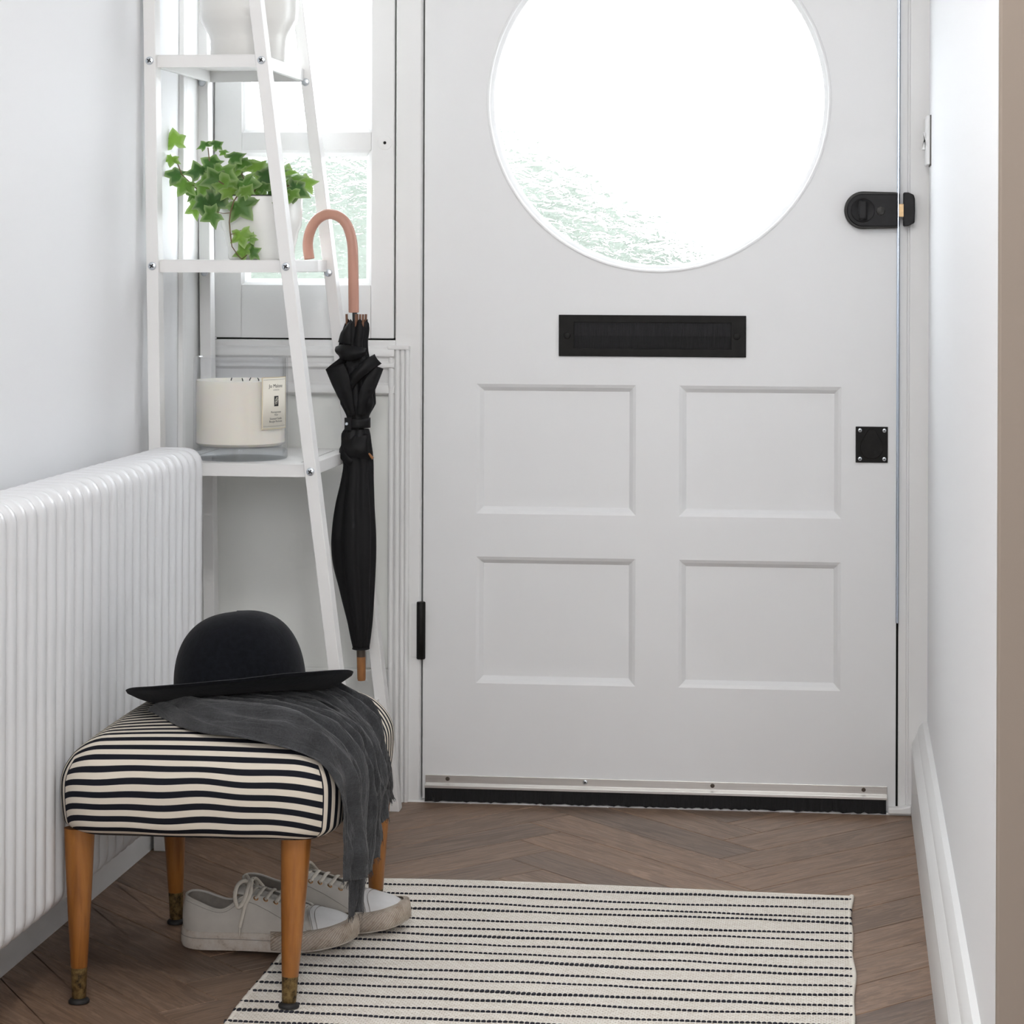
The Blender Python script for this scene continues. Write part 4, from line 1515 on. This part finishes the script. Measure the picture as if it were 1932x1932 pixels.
def sheet(name, stF, stB, folds, amp, seed, ns=90, nt=110, roll=0.0, zend=None, s_hang=0.55, phase=0.0, taper=False):
    """cloth sheet between a front and a back edge path; folds run along the drape"""
    kn = [k / (len(stF) - 1) for k in range(len(stF))]
    rn = random.Random(seed)
    a1, a2, a3 = [rn.uniform(0, 6) for _ in range(3)]

    def pt(path, s, c):
        return lerp_table(kn, [p[c] for p in path], s)

    def base(s, t):
        f = Vector([pt(stF, s, c) for c in range(3)])
        b = Vector([pt(stB, s, c) for c in range(3)])
        p = f.lerp(b, t)
        if zend and s > s_hang:
            w = (s - s_hang) / (1 - s_hang)
            z0 = pt(stF, s_hang, 2) * (1 - t) + pt(stB, s_hang, 2) * t
            p.z = z0 + (zend(t) - z0) * w
        return p

    def fn(s, t):
        p = base(s, t)
        e = 0.012
        ds = base(min(1, s + e), t) - base(max(0, s - e), t)
        dt = base(s, min(1, t + e)) - base(s, max(0, t - e))
        n_ = dt.cross(ds)
        n_ = n_.normalized() if n_.length > 1e-9 else Vector((0, 0, 1))
        if n_.z < -.2 or (abs(n_.z) < .2 and n_.x < 0):
            n_ = -n_
        tt = t + .05 * sin(3.2 * s + a1) + .03 * sin(7 * s + a2) + phase
        h = amp(s) * (ridge(tt * folds) * .75 + ridge(tt * folds * 2.3 + .3 * sin(4 * s + a3)) * .32 + .25 * noise.noise(Vector((tt * 9, s * 5, seed))))
        h += amp(s) * .30 * noise.noise(Vector((tt * 26, s * 6, seed + 3.0))) + amp(s) * .40 * (0.3 - abs(noise.noise(Vector((tt * 12 + s * 4, s * 6 - tt * 2, seed + 7.0)))))
        if roll:
            h += roll * (sin(pi * min(1, t / .22)) if t < .11 else 1 - .35 * min(1, (t - .11) / .3)) * max(0, 1 - max(0, s - .40) / .30)
        if taper:
            h *= min(1, s / .10) ** .6 * min(1, .25 + t / .03)
        p = p + n_ * max(h, 0.0)
        if s > s_hang:
            p.y += (s - s_hang) * .020 * sin(2 * pi * folds * tt + 1.0)
        return p
    mb = MB().grid(fn, ns, nt, uv=True)
    return mb, fn


def zend_main(t):
    xs = [0, .10, .145, .155, .20, .30, .335, .345, .45, .60, .80, 1.0]
    ys = [.172, .166, .170, .122, .114, .119, .122, .150, .158, .170, .195, .225]
    for k in range(len(xs) - 1):
        if t <= xs[k + 1]:
            w = (t - xs[k]) / (xs[k + 1] - xs[k])
            return ys[k] + (ys[k + 1] - ys[k]) * w + .003 * noise.noise(Vector((t * 60, 0, 0)))
    return ys[-1]


mainF = [(-.945, -1.040, .352), (-.850, -1.165, .3515), (-.745, -1.200, .3465), (-.672, -1.205, .325), (-.641, -1.205, .280), (-.640, -1.200, .230), (-.640, -1.195, .170)]
mainB = [(-.930, -.930, .356), (-.850, -.890, .3575), (-.750, -.905, .3515), (-.674, -.945, .333), (-.639, -.965, .290), (-.639, -.970, .240), (-.640, -.980, .190)]
mb, mfn = sheet('cloth', mainF, mainB, 6.6, lambda s: .012 + .009 * min(1, s * 2.2), 2, roll=.024, zend=zend_main, taper=True, s_hang=.62, ns=120, nt=130)
mb.obj('main_cloth', 'scarf', scf, smooth=180, solid=0.0009)
flA_F = [(-.830, -1.130, .374), (-.740, -1.165, .368), (-.680, -1.160, .347), (-.645, -1.130, .300), (-.628, -1.085, .252)]
flA_B = [(-.820, -.960, .376), (-.740, -.950, .373), (-.682, -.965, .351), (-.646, -.995, .305), (-.628, -1.045, .256)]
mb, f2 = sheet('flap', flA_F, flA_B, 3.4, lambda s: .007 + .006 * s, 5, ns=60, nt=70, s_hang=.75)
mb.obj('upper_fold', 'scarf', scf, smooth=180, solid=0.0009)
flB_F = [(-.760, -1.030, .374), (-.700, -1.040, .364), (-.655, -1.040, .325), (-.632, -1.010, .270), (-.630, -.975, .222)]
flB_B = [(-.760, -.910, .374), (-.695, -.930, .359), (-.650, -.950, .318), (-.630, -.955, .262), (-.630, -.955, .226)]
mb, f3 = sheet('flap', flB_F, flB_B, 2.2, lambda s: .006 + .005 * s, 9, ns=50, nt=50, s_hang=.75)
mb.obj('back_fold', 'scarf', scf, smooth=180, solid=0.0009)
# frayed ends
fr = MB()
rnd = random.Random(8)
for k in range(230):
    t = rnd.random()
    p = mfn(1.0, t)
    q = p + Vector((rnd.uniform(-.003, .003), rnd.uniform(-.004, .004), -rnd.uniform(.003, .010)))
    fr.tube([p + Vector((0, 0, .003)), p.lerp(q, .5) + Vector((rnd.uniform(-.001, .001), 0, 0)), q], .00028, 3, caps=False)
for fn_ in (f2, f3):
    for k in range(60):
        p = fn_(1.0, rnd.random())
        q = p + Vector((rnd.uniform(-.003, .003), rnd.uniform(-.005, .005), -rnd.uniform(.002, .007)))
        fr.tube([p + Vector((0, 0, .002)), q], .00028, 3, caps=False)
fo = fr.obj('frayed_threads', 'scarf', scf)
fo['kind'] = 'stuff'

# ---- black felt hat
HC = Vector((-0.8240, -1.0000, 0.3715))
hat = thing('felt_hat', 'black felt bowler hat with an upturned brim on the scarf', 'hat', tuple(HC))
HR = Matrix.Translation(HC) @ Matrix.Rotation(radians(-6.5), 4, 'Y') @ Matrix.Rotation(radians(-12.0), 4, 'X')
mb = MB()
prof = []
RX, RY, HH = 0.0900, 0.0985, 0.1130


def crown(u, v):
    a = 2 * pi * u
    t = v * pi / 2
    e = 2 / 2.55
    r = max(0.0, cos(t)) ** e
    z = max(0.0, sin(t)) ** e * HH
    k = 1 + .035 * max(0, 1 - z / .010)
    wob = 1 + .012 * noise.noise(Vector((cos(a) * 1.5, sin(a) * 1.5, z * 14)))
    return HR @ Vector((RX * r * k * cos(a) * wob, RY * r * k * sin(a) * wob, z * (1 + .01 * cos(a - 1))))


mb.grid(crown, 72, 40, wrap_u=True)
mb.obj('crown', 'felt', hat, smooth=180)


def brim_pt(a, r, dz=0.0):
    w = (r - .088) / .074
    cu = .0150 * w * w * (1.0 + .25 * cos(2 * a)) - .0040 * sin(pi * min(1, w)) + .0022 * noise.noise(Vector((cos(a) * 2, sin(a) * 2, 1))) * w
    return HR @ Vector((r * cos(a) * (RX / .0945), r * sin(a) * (RY / .0985) * .985, cu + dz))


mb = MB()
bpz = [(.086, .0000), (.100, -.0002), (.115, 0), (.130, 0), (.145, 0), (.157, .0002), (.1605, .0010), (.1625, -.0010), (.1605, -.0034), (.157, -.0032), (.145, -.0030), (.130, -.0030), (.115, -.0030), (.100, -.0030), (.086, -.0030)]
for s in range(96):
    a = 2 * pi * s / 96
    for r, z in bpz:
        mb.v.append(tuple(brim_pt(a, r, z)))
n = len(bpz)
for s in range(96):
    t = (s + 1) % 96
    for k in range(n - 1):
        mb.f.append((s * n + k, t * n + k, t * n + k + 1, s * n + k + 1))
mb.obj('brim', 'felt', hat, smooth=70)


# ---- canvas sneakers
def sneaker(label, loc, rotz, mirror=1):
    t = thing('canvas_sneaker', label, 'shoe', loc, rotz, 'pair of white sneakers')
    L = 0.2480
    wx = [0, .004, .015, .035, .07, .10, .13, .16, .19, .215, .232, .243, L]
    wn = [0, .014, .0255, .0325, .0335, .0340, .0375, .0425, .0440, .0400, .0320, .0190, 0]
    wo = [0, .014, .0255, .0325, .0345, .0365, .0410, .0450, .0445, .0385, .0300, .0175, 0]

    def half(x, side):
        return lerp_table(wx, wn if side * mirror > 0 else wo, x)

    def spring(x):
        return .010 * max(0, (x - .165) / .083) ** 2 + .0025 * max(0, (.03 - x) / .03) ** 2
    # outline loop
    out = []
    xsN = 30
    xs_ = [L * (1 - cos(pi * k / xsN)) / 2 for k in range(xsN + 1)]
    for x in xs_:
        out.append((x, half(x, 1)))
    for x in xs_[-2:0:-1]:
        out.append((x, -half(x, -1)))

    def grow(p, d):
        cx_, cy_ = .125, 0
        v = Vector((p[0] - cx_, (p[1] - cy_) * 2.2))
        v.normalize()
        return (p[0] + v.x * d, p[1] + v.y * d)
    N_ = len(out)
    sole = MB()
    rings = [(-.004, .0000), (.0025, .0015), (.0040, .0060), (.0038, .0130), (.0030, .0170), (.0034, .0185), (.0030, .0230), (.0015, .0262), (-.006, .0262)]
    for d, z in rings:
        for p in out:
            g = grow(p, d)
            sole.v.append((g[0], g[1], z + spring(p[0])))
    for a in range(len(rings) - 1):
        for k in range(N_):
            m = (k + 1) % N_
            sole.f.append((a * N_ + k, a * N_ + m, (a + 1) * N_ + m, (a + 1) * N_ + k))
    sole.f.append(tuple(range(N_))[::-1])
    sole.f.append(tuple(range((len(rings) - 1) * N_, len(rings) * N_)))
    sole.obj('rubber_sole', 'sole', t, smooth=50, local=True)
    # textured toe bumper wrapped round the front of the sole
    bmp = MB()
    fr_ = [p for p in out if p[0] > .128]
    fr_ = [p for p in out[:xsN + 1] if p[0] > .135] + [p for p in out[xsN + 1:] if p[0] > .135]
    bz = [(.0030, .0035), (.0056, .0055), (.0058, .0140), (.0048, .0240), (.0034, .0288), (.0015, .0300), (-.0010, .0303), (-.0050, .0300)]
    nb = len(fr_)
    for ci, p in enumerate(fr_):
        for ji, (d, z) in enumerate(bz):
            g = grow(p, d)
            bmp.uv[len(bmp.v)] = (ci * .09, ji * .09)
            bmp.v.append((g[0], g[1], z * (1 if z < .02 else 1) + spring(p[0])))
    for c in range(nb - 1):
        for j in range(len(bz) - 1):
            bmp.f.append((c * len(bz) + j, (c + 1) * len(bz) + j, (c + 1) * len(bz) + j + 1, c * len(bz) + j + 1))
    bmp.obj('toe_bumper', 'bumper', t, smooth=60, local=True)
    # foxing line
    MB().tube([(*grow(p, .0036), .0176 + spring(p[0])) for p in out], .0005, 4, closed=True).obj('sole_stripe', 'stitch', t, local=True)
    # quarters: wall from the sole to the collar and eyestay, q = 0 at the heel
    qk = [0, .10, .22, .42, .60, .72, .86, 1]
    xb = [.001, .006, .022, .070, .110, .135, .165, .192]
    xt = [.007, .011, .024, .064, .096, .116, .142, .172]
    yt = [0, .013, .0225, .0265, .0225, .0185, .0165, .0150]
    zt = [.072, .072, .068, .056, .074, .0745, .0660, .0550]

    def wall(q, h):
        s = 1 if q >= 0 else -1
        aq = abs(q)
        bx_ = lerp_table(qk, xb, aq)
        by_ = half(bx_, s) * .97
        if aq < .1:
            by_ = half(.006, s) * .97 * (aq / .1)
        tx_, ty_, tz_ = lerp_table(qk, xt, aq), lerp_table(qk, yt, aq), lerp_table(qk, zt, aq)
        z0 = .0235 + spring(bx_)
        x = bx_ + (tx_ - bx_) * h
        bul = sin(pi * min(1, h * .9)) * .0042
        prog = h ** (1.0 + 1.5 * max(0, aq - .4))
        y = by_ + (ty_ - by_) * prog
        z = z0 + (tz_ - z0) * (h if aq < .45 else 1 - (1 - h) ** (1 + .5 * (aq - .45)))
        if aq < .15:
            x -= bul * .6
        return (x, s * (y + bul * min(1, aq * 6)), z)
    MB().grid(lambda u, v: wall(-1 + 2 * u, v), 81, 14).obj('quarter', 'shoe', t, smooth=180, solid=0.0022, local=True)
    MB().tube([wall(-.66 + 1.32 * k / 60, 1.0) for k in range(61)], .0018, 6).obj('collar_binding', 'shoe', t, smooth=80, local=True)
    for hh, q0, q1 in ((.90, -.62, .62),):
        MB().tube([Vector(wall(q0 + (q1 - q0) * k / 60, hh)) + Vector((0, .0013 if q0 + (q1 - q0) * k / 60 > 0 else -.0013, 0)) for k in range(61)], .00035, 4).obj('stitch_line', 'stitch', t, local=True)
    for s in (-1, 1):
        pts = []
        for q, h in ((.60, .86), (.68, .74), (.78, .60), (.88, .42), (.95, .20), (.955, .02)):
            p = Vector(wall(s * q, h))
            pts.append(p + Vector((0, s * .0013, .0006)))
        MB().tube(pts, .0004, 4).obj('stitch_line', 'stitch', t, local=True)
    # insole / lining
    MB().grid(lambda u, v: (.012 + .15 * u, (-1 + 2 * v) * half(.012 + .15 * u, -1 + 2 * v) * .86, .030), 14, 7).obj('insole', 'lining', t, smooth=180, local=True)
    MB().grid(lambda u, v: tuple(Vector(wall(-.58 + 1.16 * u, .05 + .93 * v)) * 1.0 + Vector((.002 * (1 if abs(-.58 + 1.16 * u) < .15 else 0), -.0024 * (1 if u > .5 else -1) * min(1, abs(u - .5) * 10), 0))), 41, 8).obj('lining', 'lining', t, smooth=180, local=True)

    # vamp and toe cap
    def dome(x0, grow_):
        def f(u, v):
            x = x0 + (L - .0035 - x0) * sin(u * pi / 2)
            a = pi * v
            w = max(0.0006, half(min(x, L - .0005), 1 if cos(a) > 0 else -1) * .965 + grow_)
            hz_ = lerp_table([.14, .165, .185, .205, .225, .2445], [.058, .0545, .0500, .0455, .0400, .0290], x) + grow_
            z0 = .0225 + spring(x)
            return (x, w * (abs(cos(a)) ** .85) * (1 if cos(a) > 0 else -1), z0 + (hz_ - z0) * sin(a) ** .72)
        return f
    MB().grid(dome(.158, -.0006), 24, 28).obj('vamp', 'shoe', t, smooth=180, local=True)
    dc = dome(.196, .0011)
    MB().grid(lambda u, v: (lambda p: (p[0] - .012 * (1 - u) * sin(pi * v) ** 2, p[1], p[2] + .0035 * (1 - u) * sin(pi * v) ** 2))(dc(u, v)), 22, 28).obj('toe_cap', 'toecap', t, smooth=180, local=True)
    for g_ in (0.02, 0.10):
        MB().tube([(lambda p: (p[0] - .012 * (1 - g_) * sin(pi * v) ** 2, p[1], p[2] + .0006 + .0035 * (1 - g_) * sin(pi * v) ** 2))(dc(g_, v)) for v in [k / 28 for k in range(1, 28)]], .00045, 4).obj('stitch_line', 'stitch', t, local=True)
    # tongue
    def tongue(u, v):
        x = .078 + .100 * u
        z = lerp_table([0, .25, .6, 1], [.0815, .0770, .0655, .0535], u)
        y = (-1 + 2 * v) * (.0195 - .003 * u)
        return (x, y, z - 9 * y * y - .001)
    MB().grid(tongue, 16, 9).obj('tongue', 'shoe', t, smooth=180, solid=0.002, local=True)
    # eyelets and laces
    eye = []
    for k in range(5):
        q = .615 + .075 * k
        row = []
        for s in (-1, 1):
            p = Vector(wall(s * q, .885))
            p2 = Vector(wall(s * (q + .01), .885))
            d = (Vector(wall(s * q, .95)) - Vector(wall(s * q, .80))).normalized()
            tn = (p2 - p).normalized()
            nn = tn.cross(d) * (1 if s < 0 else 1)
            if nn.y * s < 0:
                nn = -nn
            p = p + nn * .0012
            row.append(p)
            ring = [p + (tn * cos(a) + d * sin(a)) * .0027 for a in [2 * pi * j / 12 for j in range(12)]]
            MB().tube(ring, .0010, 6, closed=True).obj('eyelet', 'eyelet', t, smooth=80, local=True)
        eye.append(row)
    for k in range(5):
        a, b = eye[k][0], eye[k][1]
        pth = []
        tgt = eye[min(4, k)][1]
        for j in range(9):
            w = j / 8
            p = a.lerp(tgt, w)
            p.z += .0062 * sin(pi * w) + .0008
            p.x += .004 * sin(pi * w)
            pth.append(p)
        MB().tube(pth, 0, 8, flat=(.0015, .0034), up=(0, 0, 1)).obj('lace', 'lace', t, smooth=70, local=True)
    # bow: two loops and two ends
    kx, kz = .098, .0860
    for s in (-1, 1):
        lp_ = [(kx, 0, kz), (kx - .006, s * .012, kz + .006), (kx - .012, s * .024, kz + .002), (kx - .013, s * .033, kz - .012), (kx - .008, s * .036, kz - .024), (kx - .001, s * .0345, kz - .018), (kx + .003, s * .025, kz - .003), (kx + .002, s * .010, kz + .004), (kx, 0, kz + .001)]
        pp = [Vector(p) for p in lp_]
        fine = []
        for j in range(33):
            w = j / 32 * (len(pp) - 1)
            fine.append(tuple(lerp_table(list(range(len(pp))), [p[c] for p in pp], w) for c in range(3)))
        MB().tube(fine, 0, 8, flat=(.0020, .0032), up=(s * .2, s * 1, .3)).obj('lace_loop', 'lace', t, smooth=70, local=True)
        en = [(kx, 0, kz), (kx + .004, s * .012, kz + .004), (kx + .008, s * .025, kz - .006), (kx + .008 + .006 * s, s * .0355, kz - .022), (kx + .006 + .008 * s, s * .0425, kz - .040), (kx + .005 + .009 * s, s * .0455, kz - .050)]
        fine = []
        for j in range(22):
            w = j / 21 * (len(en) - 1)
            fine.append(tuple(lerp_table(list(range(len(en))), [p[c] for p in en], w) for c in range(3)))
        e_ = MB().tube(fine, 0, 8, flat=(.0014, .0026), up=(0, s, .2)).obj('lace_end', 'lace', t, smooth=70, local=True)
        MB().tube([fine[-1], tuple(Vector(fine[-1]) + Vector((-.0005, 0, -.011)))], .0011, 6).obj('lace_tip', 'lace', e_, local=True)
    MB().lathe([(0, -.005), (.004, -.004), (.0055, 0), (.004, .0038), (0, .005)], (kx, 0, kz), 12).obj('lace_knot', 'lace', t, smooth=80, local=True)
    return t


sneaker('white canvas sneaker nearest the viewer under the striped footstool', (-0.9260, -0.9170, 0.0008), radians(-1.0), 1)
far = sneaker('white canvas sneaker behind the other, its toe on the rug', (-0.8700, -0.8180, 0.0010), radians(-2.0), -1)
for o_ in bpy.data.objects:
    if o_.name.startswith('canvas_sneaker'):
        # the toes rest on the rug's edge, the heels on the boards
        o_.rotation_euler[1] = radians(-2.0)

# ---- black umbrella hanging on the shelf
UY = -0.1500
umb = thing('folded_umbrella', 'folded black umbrella with a pink-tan crook handle hooked on the shelf', 'umbrella', (-0.8300, UY, 0.241))
tbl = [(0.8622, -0.8384, 0.0186), (0.8448, -0.8412, 0.0233), (0.8264, -0.8457, 0.0289), (0.8108, -0.8462, 0.0303), (0.7943, -0.8428, 0.0391), (0.7834, -0.8405, 0.0508), (0.7714, -0.8404, 0.0498), (0.7577, -0.839, 0.0447), (0.7394, -0.838, 0.0382), (0.7165, -0.8365, 0.0284), (0.6981, -0.8369, 0.0205), (0.6871, -0.8378, 0.0205), (0.677, -0.8387, 0.0205), (0.6679, -0.8405, 0.0242), (0.6523, -0.84, 0.0256), (0.6339, -0.8399, 0.0275), (0.6156, -0.8371, 0.0256), (0.5927, -0.8384, 0.027), (0.5468, -0.8424, 0.0331), (0.5009, -0.8446, 0.0373), (0.4734, -0.845, 0.0377), (0.4368, -0.8434, 0.0354), (0.391, -0.8386, 0.0289), (0.3453, -0.8333, 0.0219), (0.3178, -0.8318, 0.0177), (0.2977, -0.8308, 0.014)]
tz = [-r[0] for r in tbl]


def canopy(u, v, lo, hi, nl=7, amp=.16, fat=.72):
    z = hi + (lo - hi) * v
    c = lerp_table(tz, [r[1] for r in tbl], -z)
    h = lerp_table(tz, [r[2] for r in tbl], -z)
    a = 2 * pi * u
    tw = 2.6 * z + .6 * sin(9 * z)
    k = 1 - amp * (0.5 + .5 * cos(nl * a + tw * 3)) ** 2 + .05 * noise.noise(Vector((cos(a) * 2, sin(a) * 2, z * 14)))
    # keep the measured width in x
    return (c + h * cos(a) * (k + amp * .35), UY + h * fat * sin(a) * k, z)


MB().grid(lambda u, v: canopy(u, v, .2965, .676), 84, 90, wrap_u=True).obj('canopy', 'umb', umb, smooth=180)


def collar_fn(u, v):
    z = .862 + (.688 - .862) * v
    c = lerp_table(tz, [r[1] for r in tbl], -z)
    h = lerp_table(tz, [r[2] for r in tbl], -z)
    h = min(h, .0215 + .055 * max(0, .862 - z)) if z > .79 else min(h, .030)
    a = 2 * pi * u
    k = 1 - .26 * (0.5 + .5 * cos(6 * a + 26 * z)) ** 1.5 + .10 * noise.noise(Vector((cos(a) * 2, sin(a) * 2, z * 24)))
    if v < .03:
        k *= .9
    return (c + h * cos(a) * (k + .06), UY + h * .8 * sin(a) * k, z + .004 * cos(6 * a + 1) * (1 - v))


MB().grid(collar_fn, 84, 50, wrap_u=True).obj('gathered_canopy', 'umb', umb, smooth=180)


def flap(pts_a, pts_b, bulge, name='canopy_fold'):
    """cloth fold between two edge lines, pts are (x, z, dy) with dy toward the viewer"""
    n_a = len(pts_a)
    kn = [k / (n_a - 1) for k in range(n_a)]

    def f(u, v):
        a = [lerp_table(kn, [p[c] for p in pts_a], u) for c in range(3)]
        b = [lerp_table(kn, [p[c] for p in pts_b], u) for c in range(3)]
        x, z, d = [a[c] + (b[c] - a[c]) * v for c in range(3)]
        d += bulge * sin(pi * v) + .0015 * noise.noise(Vector((x * 90, z * 60, 2)))
        return (x, UY - d, z)
    return MB().grid(f, 22, 16).obj(name, 'umb', umb, smooth=180, solid=0.0007)


# left wing, right wing, crossing wrap and small folds
flap([(-.852, .700, .010), (-.868, .728, .012), (-.880, .752, .014), (-.8925, .779, .010)], [(-.838, .700, .018), (-.842, .735, .026), (-.846, .765, .028), (-.858, .790, .020)], .006)
flap([(-.8925, .779, .008), (-.884, .786, .010), (-.872, .795, .012), (-.862, .803, .012)], [(-.884, .765, .004), (-.872, .776, .006), (-.860, .788, .010), (-.850, .796, .014)], .003)
flap([(-.822, .700, .010), (-.812, .728, .012), (-.802, .752, .012), (-.7915, .781, .008)], [(-.836, .700, .019), (-.832, .735, .024), (-.824, .758, .024), (-.806, .788, .016)], .005)
flap([(-.842, .745, .026), (-.832, .758, .030), (-.818, .772, .030), (-.794, .790, .012)], [(-.846, .772, .024), (-.836, .782, .030), (-.822, .796, .026), (-.806, .806, .012)], .008)
flap([(-.874, .806, .006), (-.858, .796, .020), (-.838, .796, .026), (-.818, .806, .016)], [(-.876, .818, .004), (-.862, .822, .018), (-.842, .820, .024), (-.820, .816, .014)], .010)
flap([(-.872, .826, .004), (-.866, .842, .010), (-.858, .852, .014), (-.852, .860, .012)], [(-.846, .822, .022), (-.846, .838, .022), (-.846, .850, .020), (-.846, .860, .014)], .006)
flap([(-.864, .664, .004), (-.862, .650, .014), (-.858, .640, .018), (-.848, .630, .020)], [(-.818, .668, .010), (-.818, .650, .020), (-.816, .636, .018), (-.812, .624, .008)], .007)
flap([(-.870, .640, .000), (-.868, .630, .008), (-.862, .622, .012), (-.850, .612, .014)], [(-.862, .652, .010), (-.858, .642, .016), (-.852, .632, .020), (-.842, .624, .022)], .003)
# strap with snap
mb = MB().grid(lambda u, v: (-.8380 + .0218 * cos(2 * pi * u), UY + .0175 * sin(2 * pi * u), .6770 + .0170 * v + .0015 * cos(2 * pi * u)), 48, 4, wrap_u=True)
strap = mb.obj('strap', 'umb', umb, smooth=180, solid=0.0012)
B(-.8570, -.8450, UY - .0205, UY - .0185, .6745, .6965).obj('strap_tab', 'umb', strap, bevel=.0006)
MB().lathe([(0, -.0012), (.0022, -.0012), (.0030, 0)], (-.8530, UY - .0205, .6860), 14, 'y').obj('snap_button', 'steel', strap, smooth=50)
# shaft, handle, tip
MB().tube([(-.8440, UY, .880), (-.8395, UY, .60), (-.8312, UY, .300)], .0042, 10).obj('shaft', 'umbshaft', umb, smooth=60)
ck = [(-.9240, .9690), (-.9262, .9840), (-.9268, .9980), (-.9240, 1.0140), (-.9170, 1.0300), (-.9060, 1.0415), (-.8930, 1.0470), (-.8800, 1.0462), (-.8680, 1.0400), (-.8590, 1.0300), (-.8530, 1.0160), (-.8490, .9990), (-.8474, .9800), (-.8466, .9500), (-.8460, .9150), (-.8455, .8770)]
fine = []
for j in range(61):
    w = j / 60 * (len(ck) - 1)
    fine.append((lerp_table(list(range(len(ck))), [p[0] for p in ck], w), UY, lerp_table(list(range(len(ck))), [p[1] for p in ck], w)))
MB().tube(fine, .0091, 18, up=(0, 1, 0)).obj('crook_handle', 'handle', umb, smooth=60, bevel=.0012)
for a, r in ((-.0135, .0), (.0045, -.010), (.0105, -.006), (.0165, -.011), (.0195, -.002), (.002, .012)):
    MB().tube([(-.8440 + a, UY + r, .853), (-.8440 + a * 1.05, UY + r * 1.05, .8745)], .0021, 10).obj('rib_tip', 'ribtip', umb, smooth=50)
MB().tube([(-.8165, UY - .010, .634), (-.8085, UY - .012, .626)], .0024, 10).obj('rib_tip', 'tipwood', umb, smooth=50)
MB().tube([(-.8310, UY, .300), (-.8304, UY, .2820)], .0078, 16).obj('tip_collar', 'collar', umb, smooth=50)
MB().tube([(-.8304, UY, .2820), (-.8296, UY, .2450), (-.8295, UY, .2410)], [.0078, .0074, .0066], 16).obj('wooden_tip', 'tipwood', umb, smooth=50)
MB().lathe([(.012, .2990), (.0150, .2975), (.0152, .2955), (.0120, .2945)], (-.8309, UY, 0), 24).obj('canopy_end', 'umb', umb, smooth=60)
